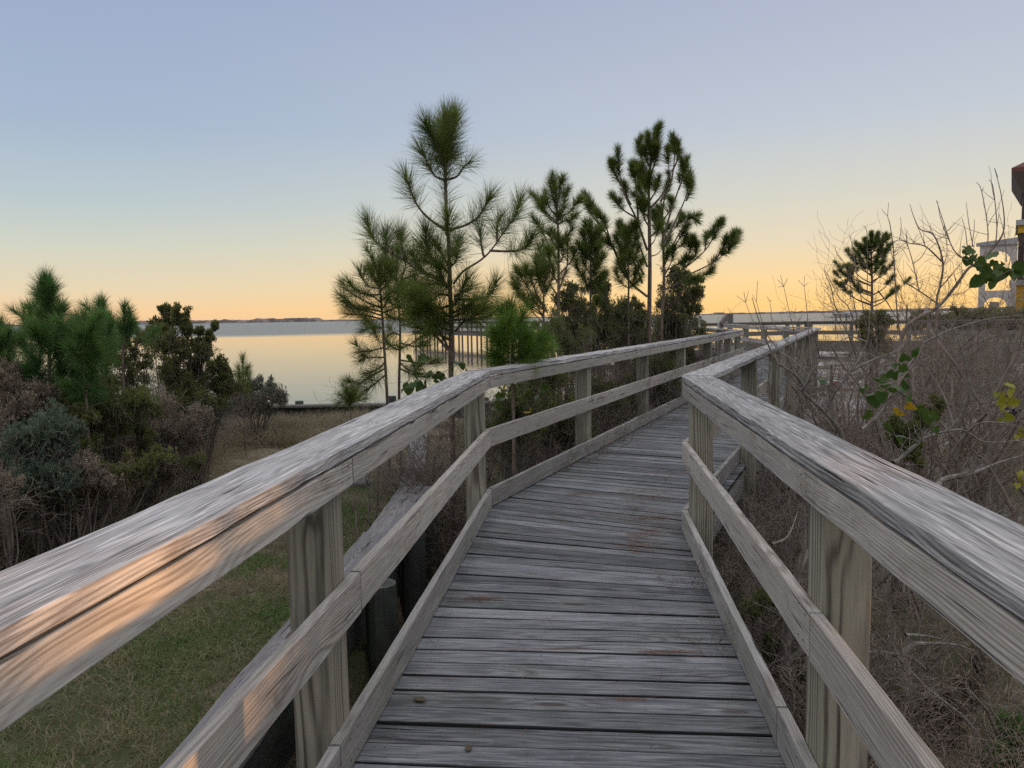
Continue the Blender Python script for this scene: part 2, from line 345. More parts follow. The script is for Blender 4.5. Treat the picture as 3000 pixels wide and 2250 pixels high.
# ---- railings
def seg_pts(a, b, ys): return [a+(b-a)*((y-a[1])/(b[1]-a[1])) for y in ys]
CAPW, TH = .195, .036
def railing(root, poly, sgn, posts, joints, ends=(0, 0), farfrom=99, simple=False, mats=(M_RAIL, M_CAP, M_TOE, M_POST), zt=1.07, post_bottom=-1.9):
    """poly: inner face line; sgn +1 outwards is to the right of travel, -1 to the left. joints: for every segment the y values where boards butt"""
    rm, cm, tm, pm = mats
    capc = off(poly, sgn*(CAPW/2-.003)); face = off(poly, sgn*TH/2)
    for i in range(len(poly)-1):
        a, b = poly[i], poly[i+1]; e = unit(b-a); nrm = np.array((e[1], -e[0]))
        def line(pl, k0, k1): return pl[i]+(pl[i+1]-pl[i])*k0, pl[i]+(pl[i+1]-pl[i])*k1
        for nmx, pl, bb, hh, zc, mt in (('cap_board', capc, CAPW, .038, zt-.019, cm), ('top_rail', face, TH, .089, zt-.0465-.045, rm), ('middle_rail', face, TH, .14, .552, rm), ('toe_board', face, TH, .14, .082, tm)):
            ks = [0]+joints[i].get(nmx, joints[i].get('all', []))+[1]
            for q in range(len(ks)-1):
                p0, p1 = line(pl, ks[q]+(.0004 if q else 0), ks[q+1]-(.0004 if q < len(ks)-2 else 0))
                m0 = m1 = 0
                if q == 0 and i > 0:
                    pe = unit(poly[i]-poly[i-1]); an = math.atan2(pe[0]*e[1]-pe[1]*e[0], pe.dot(e)); m0 = -math.tan(an/2)
                if q == len(ks)-2 and i < len(poly)-2:
                    pe = unit(poly[i+2]-poly[i+1]); an = math.atan2(e[0]*pe[1]-e[1]*pe[0], e.dot(pe)); m1 = math.tan(an/2)
                dz = random.uniform(-.0012, .0012); g = .0032
                d3 = v3(e, 0)
                BD().board(v3(p0, zc+dz)+d3*(g if q else .008 if i else 0), v3(p1, zc+dz)-d3*(g if q < len(ks)-2 else .007), bb, hh, side=(e[1], -e[0], 0), mit0=m0, mit1=m1, c=.0035, wob=.0009 if nmx != 'cap_board' else .0014).build(nmx, mt, root)
    for (x, y, ang, s) in posts:
        c, sn = math.cos(ang), math.sin(ang)
        BD().board((x, y, post_bottom), (x, y, zt-.0395), s, s, side=(c, sn, 0), c=.006, n=16).build('post', pm, root)
def rail_nails(root, poly, sgn, posts):
    V = []; T = []
    for (x, y, ang, s_) in posts:
        if y > 12: continue
        n = np.array((math.cos(ang), math.sin(ang), 0.)); side = n if n[0]*sgn < 0 else -n; t = np.array((-n[1], n[0], 0.)); face = np.array((x, y, 0.))+side*(s_/2+TH+.0022)
        for z in (1.0, .965, .60, .515, .12, .045):
            for dx in (-.035, .03):
                c = face+t*(dx+random.uniform(-.01, .01))+np.array((0, 0, z+random.uniform(-.006, .006))); o = len(V); V.append(c+side*.001)
                for k in range(6): V.append(c+t*.004*math.cos(k*1.047)+np.array((0, 0, .004*math.sin(k*1.047))))
                T += [(o, o+1+k, o+1+(k+1) % 6) for k in range(6)]
    np_mesh('nail_heads', V, None, T, [nm.m], root)
def posts_on(poly, i, ys, sgn, s=.14, d=None):
    a, b = poly[i], poly[i+1]; e = unit(b-a); n = np.array((e[1], -e[0]))*sgn; out = []
    for y in ys:
        p = a+(b-a)*((y-a[1])/(b[1]-a[1]))+n*(TH+s/2+.001); out.append((p[0], p[1], math.atan2(-e[0], e[1]), s))
    return out
def fr(poly, i, ys): a, b = poly[i], poly[i+1]; return [(y-a[1])/(b[1]-a[1]) for y in ys]
rl = empty('railing', (LP[0][0], LP[0][1], 0), 'left railing of the boardwalk, catching warm sunlight on its near rail', 'railing', 'weathered railings of the boardwalk')
pl_ = posts_on(LP, 0, (-.2, 2.44, 5.80), -1)+posts_on(LP, 1, (8.2, 10.5, 12.8, 15.1, 17.4), -1)+posts_on(LP, 2, (19.45, 21.8, 24.2, 26.6, 29.0, 31.4), -1)
railing(rl, LP, -1, pl_, [{'cap_board': [], 'top_rail': fr(LP, 0, [2.52]), 'middle_rail': fr(LP, 0, [2.56]), 'toe_board': fr(LP, 0, [2.3])}, {'cap_board': fr(LP, 1, [10.6, 15.1]), 'all': fr(LP, 1, [10.5, 15.1])}, {'all': [.4]}])
rail_nails(rl, LP, -1, pl_)
rr = empty('railing', (RP[0][0], RP[0][1], 0), 'right railing of the boardwalk, with its wide split cap board, beside the bare brown brush', 'railing', 'weathered railings of the boardwalk')
pr_ = posts_on(RP, 0, (-.1, 2.23, 5.02), 1)+posts_on(RP, 1, (7.6, 9.9, 12.2, 14.5, 16.8, 19.2), 1)+posts_on(RP, 2, (20.7, 23.1, 25.5, 27.9, 30.3), 1)
railing(rr, RP, 1, pr_, [{'cap_board': [], 'top_rail': [], 'middle_rail': fr(RP, 0, [2.14]), 'toe_board': fr(RP, 0, [2.5])}, {'cap_board': fr(RP, 1, [9.9, 14.5]), 'all': fr(RP, 1, [9.9, 14.5])}, {'all': [.5]}])
rail_nails(rr, RP, 1, pr_)
# ---- far cross walkway and pier
def walkway(root, near, far, step=2.4, low=-1.9):
    near = [np.array(p, float) for p in near]; far = [np.array(p, float) for p in far]
    for i in range(len(near)-1):
        b_ = BD(); a0, a1, c0, c1 = near[i], near[i+1], far[i], far[i+1]; N = int(np.linalg.norm(a1-a0)/.145)
        for k in range(N):
            t0, t1 = k/N+.0005, (k+1)/N-.0005; b_.plank(v3(lerp(a0, a1, t0), 0), v3(lerp(c0, c1, t0), 0), v3(lerp(c0, c1, t1), 0), v3(lerp(a0, a1, t1), 0), .036, 1)
        b_.build('decking', M_FARW, root)
        for p, q in ((a0, a1), (c0, c1)):
            e = unit(q-p); L = np.linalg.norm(q-p)
            for nmx, bb, hh, z in (('beam', .05, .24, -.16), ('cap_board', .19, .038, 1.05), ('top_rail', .036, .09, .985), ('middle_rail', .036, .14, .552), ('toe_board', .036, .14, .082)):
                BD().board(v3(p, z), v3(q, z), bb, hh, side=(e[1], -e[0], 0), n=4).build(nmx, M_FARW, root)
            for k in range(int(L/step)+1):
                r_ = p+e*(k*step+.1)
                BD().board(v3(r_, low), v3(r_, 1.03), .14, .14, side=(e[1], -e[0], 0), n=3).build('post', M_FARW, root)
cw = empty('walkway', (14, 34, 0), 'long level wooden walkway with railings crossing behind the brush on the right', 'walkway')
walkway(cw, [(8.9, 33.0), (13.5, 35.0), (31, 21.4)], [(8.6, 34.7), (13.6, 36.8), (32, 22.6)])
pr = empty('pier', (0, 60, 0), 'narrow wooden pier on many thin piles over the calm water behind the tall pines', 'pier')
walkway(pr, [(6.3, 33.6), (7.4, 54), (-11.5, 90)], [(7.8, 33.6), (9.2, 54.6), (-10.9, 91.6)], step=2.2)
sh = empty('stair_handrail', tuple(P(2133, 960, 31.5)), 'brown post with a sloping handrail standing above the far end of the boardwalk', 'handrail')
x0 = P(2139, 960, 31.4)
BD().board((x0[0], 31.4, -.4), (x0[0], 31.4, P(2139, 919, 31.4)[2]), .19, .14, side=(1, 0, 0), n=3).build('post', M_FARW, sh)
BD().board(tuple(P(2112, 952, 30.9)), tuple(P(2131, 925, 31.3)), .10, .22, n=2).build('sloping_rail', M_FARW, sh)
# ---------------------------------------------------------------- ground, water, far shore
def grid(name, xs, ys, zf, mat, label=None, kind='structure', cat=None):
    X, Y = np.meshgrid(xs, ys); Z = zf(X, Y); V = np.stack([X, Y, Z], -1).reshape(-1, 3); nx = len(xs); ny = len(ys)
    i = np.arange((ny-1)*(nx-1)); r = i//(nx-1); c = i % (nx-1); a = r*nx+c
    o = np_mesh(name, V, np.stack([a, a+1, a+nx+1, a+nx], 1), None, [mat], None, True); o['kind'] = kind
    if label: o['label'] = label
    return o
g = NT('ground_soil'); pos = g.n('ShaderNodeNewGeometry').outputs['Position']; sp = g.n('ShaderNodeSeparateXYZ'); g.v(sp.inputs[0], pos)
na = g.noise(pos, .8, 4, .6); nb = g.noise(pos, 9, 5, .7); nc = g.noise(pos, 45, 3, .7)
col = g.mix(g.ramp(nb, .35, .65), (.10, .085, .06), (.22, .18, .12)); col = g.mix(g.ramp(na, .45, .6, 0, .8), col, (.05, .075, .025))
sand = g.mix(g.ramp(nb, .3, .7), (.42, .39, .36), (.56, .53, .50)); sand = g.mix(g.ramp(nc, .55, .7, 0, .5), sand, (.2, .17, .14))
sm = g.math('MULTIPLY', g.ramp(sp.outputs[0], 1.5, 3.), g.ramp(g.noise(pos, .35, 3), .38, .56)); sm = g.math('MULTIPLY', sm, g.ramp(sp.outputs[1], 5., 8.)); sm = g.math('MULTIPLY', sm, g.ramp(sp.outputs[0], 34., 22.))
col = g.mix(sm, col, sand)
sm2 = g.math('MULTIPLY', g.ramp(sp.outputs[1], 9.5, 11.), g.math('MULTIPLY', g.ramp(sp.outputs[0], -6.5, -4.5), g.ramp(sp.outputs[0], .5, -1.))); col = g.mix(g.math('MULTIPLY', sm2, .65), col, (.26, .21, .15))
g.bsdf(col, .95, g.math('ADD', nb, g.math('MULTIPLY', nc, .5)), .8, .03, .1)
xs = np.concatenate([np.linspace(-200, -14, 12), np.linspace(-13, -1.4, 50), np.linspace(-1.3, 1.5, 36), np.linspace(1.6, 30, 100), np.linspace(33, 400, 30)]); ys = np.concatenate([np.linspace(-60, -3, 10), np.linspace(-2, 50, 190), np.linspace(53, 500, 40)])
grid('ground', xs, ys, ground_z, g.m, 'sandy ground with dry grass beside the boardwalk')
w = NT('calm_water'); pos = w.n('ShaderNodeNewGeometry').outputs['Position']; sp = w.n('ShaderNodeSeparateXYZ'); w.v(sp.inputs[0], pos)
wob = w.noise(w.vec('MULTIPLY', pos, (.012, .02, 1)), 1, 3)
yy = w.math('ADD', sp.outputs[1], w.math('MULTIPLY', w.math('SUBTRACT', wob, .5), 60))
far = w.ramp(yy, 125, 175)
n1 = w.noise(w.vec('MULTIPLY', pos, (.5, 1.6, 1)), 1, 3, .5); n2 = w.noise(w.vec('MULTIPLY', pos, (.9, 2.2, 1)), 1.5, 3)
h = w.math('ADD', w.math('MULTIPLY', n1, w.math('MULTIPLY_ADD', far, .9, .04)), w.math('MULTIPLY', n2, .012))
b = w.n('ShaderNodeBsdfPrincipled'); b.inputs['Base Color'].default_value = (.02, .03, .035, 1); w.v(b.inputs['Roughness'], w.math('MULTIPLY_ADD', far, .22, .035)); b.inputs['IOR'].default_value = 1.333
b.inputs['Specular IOR Level'].default_value = .6
bu = w.n('ShaderNodeBump'); bu.inputs['Strength'].default_value = 1; bu.inputs['Distance'].default_value = .12; w.v(bu.inputs['Height'], h); w.t.links.new(bu.outputs[0], b.inputs['Normal']); w.t.links.new(b.outputs[0], w.out.inputs[0])
WZ = -1.2
wm = np_mesh('water', [(-30000, -300, WZ), (30000, -300, WZ), (30000, 40000, WZ), (-30000, 40000, WZ)], [(0, 1, 2, 3)], None, [w.m]); tag(wm, 'wide calm bay reflecting the sunset sky', kind='structure')
fs = NT('far_shore_scrub'); gp = fs.n('ShaderNodeNewGeometry').outputs['Position']; n = fs.noise(gp, .05, 4); fs.bsdf(fs.mix(fs.ramp(n, .42, .62), (.12, .10, .095), (.27, .22, .20)), .95)
def far_z(px0, px1, prof, Y, name, depth=60, rough=1.5):
    xs = np.linspace((px0-1500)/F*Y, (px1-1500)/F*Y, 420); pxs = xs/Y*F+1500
    hz = np.interp(pxs, [p[0] for p in prof], [p[1] for p in prof])*.55
    r = np.zeros_like(xs)
    for k, (fq, am) in enumerate(((.02, .5), (.05, .4), (.11, .35), (.23, .25), (.5, .15))): r += am*np.sin(xs*fq*3+k*2.1+np.sin(xs*fq*1.3)*2)
    hz = np.maximum(.5, hz+r*rough*np.clip(hz/6, .15, 1))
    V = []; nx = len(xs)
    for (dy, f) in ((0, 0), (4, .55), (14, .95), (depth*.5, 1.), (depth, 0)):
        V += [(x, Y+dy, WZ-.3+(z+.3)*f) for x, z in zip(xs, hz)]
    Q = [(j*nx+i, j*nx+i+1, (j+1)*nx+i+1, (j+1)*nx+i) for j in range(4) for i in range(nx-1)]
    o = np_mesh(name, V, Q, None, [fs.m], None, True); o['kind'] = 'structure'; return o
o = far_z(-900, 1800, [(-900, 8), (0, 7), (150, 7), (360, 6), (400, 13), (450, 11), (540, 9), (620, 10), (680, 12), (700, 11), (760, 13), (830, 14), (900, 13), (925, 14), (945, 6), (1100, 5), (1250, 5), (1500, 4), (1800, 4)], 1500, 'far_shore'); o['label'] = 'low dark dune line on the far shore of the bay, left of the pines'
o = far_z(1780, 4300, [(1780, 4), (2060, 5), (2110, 8), (2200, 9), (2400, 12), (2600, 14), (2700, 17), (2800, 16), (4300, 20)], 2300, 'far_shore', rough=1.1); o['label'] = 'thin dark strip of far shore on the horizon right of the pines'
# a pale block of a building on the horizon
fb = empty('distant_building', tuple(P(2117, 920, 2150)), 'tiny pale flat roofed building on the horizon left of the brown handrail post', 'building')
M_FB = plain('pale_far_wall', (.42, .36, .33)); M_FBD = plain('far_window_band', (.18, .15, .15))
def box(bd_, x0, x1, y0, y1, z0, z1):
    bd_.board(((x0+x1)/2, y0, (z0+z1)/2), ((x0+x1)/2, y1, (z0+z1)/2), x1-x0, z1-z0, side=(1, 0, 0), n=1, wob=0, c=.0015*min(x1-x0, z1-z0))
a = P(2098, 926, 2150); b = P(2122, 915, 2150); d1 = BD(); box(d1, a[0], b[0], 2150, 2180, WZ, b[2]); a2 = P(2122, 926, 2150); b2 = P(2136, 918, 2150); box(d1, a2[0], b2[0], 2152, 2178, WZ, b2[2]); d1.build('wall', M_FB, fb)
d1 = BD()
for k in range(4):
    d1 = d1; zz = 2+k*2.6
    if zz < b[2]-1: box(d1, a[0]+1, b[0]-1, 2149.6, 2149.9, zz, zz+.9)
d1.build('window_band', M_FBD, fb)
# ---------------------------------------------------------------- shore wall, low retaining wall, things on the ground
bw = empty('retaining_wall', (-1.1, 3, -.05), 'low wooden retaining wall with a wide cracked plank top, between lawn and left side of the boardwalk', 'wall')
M_BCAP = wood('retaining_cap_wood', (.27, .255, .25), (.13, .12, .12), (.19, .19, .20), crack=1., stain=.3, streak=.4, bstr=.9)
for (x0_, y0_, x1_, y1_, z, wd) in ((-1.23, .3, -.955, 5.43, -.05, .27), (-.93, 5.46, -.90, 6.95, -.055, .29), (-.98, 7.0, -1.0, 7.6, -.22, .27), (-1.1, 7.65, -1.28, 9.9, -.45, .28), (-1.29, 9.93, -1.62, 13.2, -.50, .28), (-1.64, 13.25, -1.9, 16.2, -.56, .28)):
    BD().board((x0_, y0_, z-.019), (x1_, y1_, z-.019), wd, .038, c=.005, wob=.003).build('cap_board', M_BCAP, bw)
    BD().board((x0_+.02, y0_+.03, z-.04-.6), (x1_+.02, y1_-.03, z-.04-.6), .05, 1.2).build('sheet_board', M_PILE, bw)
for (x, y) in ((-.93, .9), (-.88, 2.1), (-.85, 3.25), (-.81, 4.5), (-.77, 5.7), (-.78, 6.8)):
    BD().cyl((x, y, -2.), (x, y, -.10), .10, .095).build('piling', M_PILE, bw)
sw = empty('seawall', (-5, 16.3, -.5), 'dark timber seawall with a flat grey cap between the lawn and the water', 'seawall')
M_SW = wood('seawall_wood', (.20, .18, .155), (.10, .09, .08), (.15, .14, .13), crack=.4, stain=.5, streak=.2)
for a in range(7):
    xa, xb = -15+a*2.6, -15+(a+1)*2.6-.01
    BD().board((xa, 16.25+.02*(xa+5), -.33), (xb, 16.25+.02*(xb+5), -.33), .28, .045).build('cap_board', M_SW, sw)
BD().board((-15, 16.12, -.62), (3, 16.48, -.62), .08, .5).build('sheet_board', M_PILE, sw)
for k in range(9): BD().cyl((-14.6+k*2, 16.5+.02*(-9+k*2), -1.8), (-14.6+k*2, 16.5+.02*(-9+k*2), -.25 if k % 3 else -.18), .09, n=3).build('piling', M_PILE, sw)
def blob_mesh(name, c, r, mat, label, cat, sub=3, rough=.12, flat=.6):
    import bmesh
    bm = bmesh.new(); bmesh.ops.create_icosphere(bm, subdivisions=sub, radius=1)
    for v in bm.verts:
        n = 1+rough*(math.sin(v.co.x*3+1)+math.sin(v.co.y*4+2)+math.sin(v.co.z*5))*.5; v.co = Vector((v.co.x*r*n, v.co.y*r*n*.9, v.co.z*r*flat*n))
    me = bpy.data.meshes.new(name); bm.to_mesh(me); bm.free(); me.materials.append(mat)
    for p in me.polygons: p.use_smooth = True
    o = link(bpy.data.objects.new(name, me)); o.location = c; return tag(o, label, cat)
M_ROCK = plain('grey_rock', (.16, .15, .14), .9)
p = PG(1057, 1412, -.5); blob_mesh('boulder', (p[0], p[1], -.52), .15, M_ROCK, 'rounded grey boulder on the lawn beside the plank top of the retaining wall', 'boulder')
# sandbox timbers and toys
M_TIM = wood('landscape_timber', (.34, .29, .20), (.2, .16, .11), (.3, .27, .22), crack=.3, stain=.2, streak=.3)
gz20 = float(ground_z(8.3, 20.)) 
for (a, b, lab) in (((2402, 1123), (2530, 1146), 'upper weathered timber edging on the sand below the toy bucket'), ((2400, 1150), (2560, 1166), 'lower weathered timber edging on the sand in front of the toy bucket')):
    q0 = P(a[0], a[1], 20.6 if a[1] < 1140 else 19.6); q1 = P(b[0], b[1], 20.2 if a[1] < 1140 else 19.2)
    o = BD().board(q0-np.array((0, 0, .09)), q1-np.array((0, 0, .09)), .15, .18).build('timber_edging', M_TIM, loc=tuple(q0)); tag(o, lab, 'timber', 'timber edging on the sand')
def lathe(name, c, prof, mat, parent=None, k=18):
    V = []; Q = []
    for i, (r, z) in enumerate(prof):
        for j in range(k): V.append((c[0]+r*math.cos(j*2*math.pi/k), c[1]+r*math.sin(j*2*math.pi/k), c[2]+z))
        if i:
            for j in range(k): Q.append(((i-1)*k+j, (i-1)*k+(j+1) % k, i*k+(j+1) % k, i*k+j))
    return np_mesh(name, V, Q, None, [mat], parent, True)
def tube(pts, radii, k=6):
    pts = np.asarray(pts, float); V = []; Q = []; n = len(pts); a = None
    for i in range(n):
        d = pts[min(i+1, n-1)]-pts[max(i-1, 0)]; d = d/(np.linalg.norm(d)+1e-9)
        if a is None: a = np.cross(d, (.3, .9, .1))
        a = a-d*a.dot(d); a /= np.linalg.norm(a)+1e-9; b = np.cross(d, a)
        for j in range(k):
            an = 2*math.pi*j/k; V.append(pts[i]+radii[i]*(a*math.cos(an)+b*math.sin(an)))
        if i:
            for j in range(k): Q.append(((i-1)*k+j, (i-1)*k+(j+1) % k, i*k+(j+1) % k, i*k+j))
    return V, Q
bp = P(2448, 1136, 20.35); M_RED = plain('red_plastic', (.55, .02, .03), .35); M_WP = plain('white_plastic', (.75, .75, .75), .4); M_GP = plain('green_plastic', (.02, .5, .14), .35)
bk = empty('toy_bucket', tuple(bp), 'small red toy bucket with a white rim standing on the sandbox timber', 'bucket')
lathe('bucket_body', bp, [(0, .005), (.062, .005), (.085, .17), (.08, .17), (.058, .02), (0, .02)], M_RED, bk)
lathe('rim', bp, [(.084, .165), (.092, .168), (.092, .185), (.084, .187), (.080, .168)], M_WP, bk)
V, Q = tube([(bp[0]-.09, bp[1]-.02, bp[2]+.17), (bp[0]-.07, bp[1]-.09, bp[2]+.12), (bp[0], bp[1]-.12, bp[2]+.09), (bp[0]+.07, bp[1]-.09, bp[2]+.12), (bp[0]+.09, bp[1]-.02, bp[2]+.17)], [.006]*5); np_mesh('handle', V, Q, None, [M_WP], bk, True)
tp = P(2412, 1124, 20.5); tt = empty('toy_sieve', tuple(tp), 'bright green plastic sand toy on the timber left of the red bucket', 'toy')
lathe('bowl', tp, [(0, .0), (.08, .0), (.11, .09), (.125, .10), (.125, .11), (.1, .10), (.07, .02), (0, .02)], M_GP, tt)
for k in range(4):
    a_ = k*1.57; BD().board((tp[0]+.03*math.cos(a_), tp[1]+.03*math.sin(a_), tp[2]+.05), (tp[0]+.16*math.cos(a_), tp[1]+.16*math.sin(a_), tp[2]+.13), .03, .02, n=2).build('fin', M_GP, tt)
# ---------------------------------------------------------------- building on the right
M_Y = plain('yellow_stucco', (.74, .46, .07), .9, .1); M_GW = plain('pale_grey_stucco', (.62, .56, .52), .9, .1); M_RF = plain('red_brown_roof', (.17, .075, .06), .8, .2); M_DK = plain('dark_brown_cladding', (.075, .05, .045), .6); M_LG = plain('light_ledge', (.40, .40, .40), .8); M_GL = plain('window_glass', (.05, .06, .07), .08, .8); M_WD = plain('white_door', (.55, .55, .6), .6); M_SOF = plain('dark_soffit', (.12, .09, .08), .8)
BY = 60.0
def bx_(px): return P(px, 800, BY)[0]
def bz_(px, py): return P(px, py, BY)[2]
tw = empty('yellow_building', (bx_(2965), BY, 0), 'tall yellow stucco building with dark cladding and red roof at the right edge', 'building')
def box2(name, x0, x1, y0, y1, z0, z1, mat, parent):
    d = BD(); box(d, x0, x1, y0, y1, z0, z1); return d.build(name, mat, parent)
X0 = bx_(2965)
box2('lower_wall', X0, X0+9, BY, BY+9, -1., bz_(2970, 837), M_Y, tw)
box2('ledge', X0-.15, X0+9.2, BY-.3, BY+9.2, bz_(2970, 836.5), bz_(2970, 821), M_LG, tw)
box2('cladding', X0+.35, X0+9, BY+.1, BY+9, bz_(2970, 820.5), bz_(2970, 684), M_DK, tw)
box2('upper_band', X0+.28, X0+9.1, BY, BY+9.1, bz_(2970, 683.5), bz_(2970, 662), M_Y, tw)
box2('upper_ledge', X0+.12, X0+9.3, BY-.3, BY+9.3, bz_(2970, 661.5), bz_(2970, 646), M_LG, tw)
box2('upper_cladding', X0+.5, X0+9, BY+.1, BY+9, bz_(2970, 645.5), bz_(2970, 520), M_DK, tw)
for (px0, px1, py0, py1) in ((2990, 3040, 640, 560), (2992, 3040, 815, 705)):
    wf = box2('window', bx_(px0), bx_(px1), BY-.02, BY+.09, bz_(px0, py0), bz_(px0, py1), M_LG, tw)
    e_ = BD(); box(e_, bx_(px0+3), bx_(px1-3), BY-.04, BY-.025, bz_(px0, py0-3), bz_(px0, py1+3)); o_ = e_.build('pane', M_GL, None); o_.parent = wf; o_.matrix_parent_inverse = Matrix.Translation(-Vector(tw.location)) if False else Matrix.Identity(4); o_.location = (-tw.location.x, -tw.location.y, -tw.location.z)
WG = BD(); WG.board((48.5, 24.7, 4.0), (48.5, 58, 4.0), 15, 10, side=(1, 0, 0), n=1, wob=0, c=.02); wg_ = WG.build('wing', M_Y, None, loc=(48.5, 24.7, 0)); tag(wg_, 'long unseen yellow stucco wing added out of view to block sun on the farther rails', 'building')
wg_.name = 'sun_blocking_wing'  # unseen block added to keep the low sun off all but the near rails
ze = bz_(2946, 505); xe = bx_(2944); zc = bz_(2985, 567)
V = [(X0-.3, BY-.5, ze), (X0+11, BY-.5, ze), (X0+11, BY+11, ze), (X0-.3, BY+11, ze), (X0+4.6, BY+4.5, ze+3.2), (X0+.45, BY+.05, zc), (X0+9.1, BY+.05, zc), (X0+9.1, BY+9.1, zc), (X0+.45, BY+9.1, zc)]
np_mesh('roof', V+[(x, y, z+.28) for x, y, z in V[:4]], [(0, 1, 10, 9), (1, 2, 11, 10), (2, 3, 12, 11), (3, 0, 9, 12)], [(9, 10, 4), (10, 11, 4), (11, 12, 4), (12, 9, 4)], [M_RF], tw)
np_mesh('soffit', V, [(0, 5, 6, 1), (1, 6, 7, 2), (2, 7, 8, 3), (3, 8, 5, 0)], None, [M_SOF], tw)
tw.rotation_euler = (0, 0, rad(-33))
aw = empty('arched_wall', (bx_(2920), BY-1, 0), 'pale grey garden wall with a tall arch over a low arch, joined to the yellow building', 'wall')
def arch_wall(name, A, B, th, z0, topA, topB, ops, mat, parent, n=90):
    A = np.array(A, float); B = np.array(B, float); e = unit(B-A); nn = np.array((-e[1], e[0]))*th; V = []; Q = []
    def prism(s0, s1, la, lb, ha, hb):
        if max(ha-la, hb-lb) < .01: return
        o = len(V)
        for s_, l_, h_ in ((s0, la, ha), (s1, lb, hb)):
            p_ = A+(B-A)*s_
            for q_ in (p_, p_+nn): V.append((q_[0], q_[1], l_)); V.append((q_[0], q_[1], h_))
        for f in ((0, 4, 5, 1), (2, 3, 7, 6), (1, 5, 7, 3), (0, 2, 6, 4), (0, 1, 3, 2), (4, 6, 7, 5)): Q.append(tuple(o+i for i in f))
    for i in range(n):
        s0, s1 = i/n, (i+1)/n; m = (s0+s1)/2; t0, t1 = topA+(topB-topA)*s0, topA+(topB-topA)*s1; cur0 = cur1 = z0
        for (a, b, zb, zs, ht) in ops:
            if a < m < b:
                def ar(s_): u = max(-1, min(1, (2*s_-a-b)/(b-a))); return zs+ht*math.sqrt(max(0, 1-u*u))
                prism(s0, s1, cur0, cur1, zb, zb); cur0, cur1 = ar(s0), ar(s1)
        prism(s0, s1, cur0, cur1, t0, t1)
    return np_mesh(name, V, Q, None, [mat], parent)
sA, sB = 2868., 2978.
def sf(px): return (px-sA)/(sB-sA)
AA = np.array((bx_(sA), BY)); tB = (bx_(sB)*1.0-AA[0])/1.19; AB = AA+np.array((.84, -.54))*tB; AE = unit(AB-AA)
arch_wall('wall', AA, AB, .5, -1., bz_(2870, 721), bz_(2970, 708), [(sf(2886), sf(2952), bz_(2900, 925), bz_(2900, 895), bz_(2900, 872)-bz_(2900, 895)), (sf(2888), sf(2962), bz_(2900, 852), bz_(2900, 775), bz_(2900, 738)-bz_(2900, 775))], M_GW, aw)
arch_wall('coping', AA-AE*.25+np.array((-.54, -.84))*.15, AB+np.array((-.54, -.84))*.15, .8, bz_(2870, 721)+.01, bz_(2870, 712), bz_(2970, 700), [], M_LG, aw, 1)
box2('gate', bx_(2918), bx_(2945), BY+.6, BY+.7, -1, bz_(2925, 884), M_WD, aw)
# ---- dock with boats on lifts
bo = empty('boat_dock', tuple(P(2530, 930, 190)), 'thin flat dock standing over the water under two pale boats, right of the boardwalk', 'dock')
zd = P(2440, 928, 190)[2]
dd = BD(); dd.board((P(2436, 928, 190)[0], 190, zd-.1), (P(2630, 928, 190)[0], 190, zd-.1), 3., .25, n=3); dd.build('dock_deck', M_FARW, bo)
for k in range(7):
    x = P(2440+k*30, 928, 190)[0]; BD().cyl((x, 188.2, -2), (x, 188.2, zd+.6), .16, n=2, k=8).build('piling', M_PILE, bo)
def boat(px, Y, L, lab):
    c = P(px, 927, Y); r = empty('boat', tuple(c), lab, 'boat', 'boats on the far dock')
    secs = []; n = 10
    for i in range(n+1):
        t = i/n; wd = .95*(1-max(0, t-.45)**2*3.2) if t < .99 else .05; sheer = .75+.25*t*t; keel = .12+.55*max(0, t-.7)
        secs.append([(c[0]-L/2+t*L, c[1]+s_*wd*f, c[2]+z_) for s_, f, z_ in ((-1, 1, sheer), (-1, .8, keel+.15), (0, 0, keel), (1, .8, keel+.15), (1, 1, sheer))])
    V = [p for s_ in secs for p in s_]; Q = [(i*5+j, (i+1)*5+j, (i+1)*5+j+1, i*5+j+1) for i in range(n) for j in range(4)]
    Q += [(i*5, i*5+4, (i+1)*5+4, (i+1)*5) for i in range(n)]
    np_mesh('hull', V, Q, None, [M_WP], r)
    box2('cabin', c[0]-L*.12, c[0]+L*.16, c[1]-.5, c[1]+.5, c[2]+.75, c[2]+1.25, M_WP, r); box2('windscreen', c[0]+L*.165, c[0]+L*.18, c[1]-.5, c[1]+.5, c[2]+.8, c[2]+1.5, M_GL, r)
    box2('roof', c[0]-L*.2, c[0]+L*.2, c[1]-.7, c[1]+.7, c[2]+1.75, c[2]+1.82, M_WP, r)
    for q in (-.18, .18): BD().cyl((c[0]+L*q, c[1]-.6, c[2]+.7), (c[0]+L*q, c[1]-.6, c[2]+1.75), .03, n=1, k=6).build('post', M_WP, r)
boat(2480, 190, 6.2, 'pale motor boat at the left end of the thin dock behind the brush'); boat(2575, 190.5, 5.5, 'pale motor boat at the right end of the thin dock behind the brush')
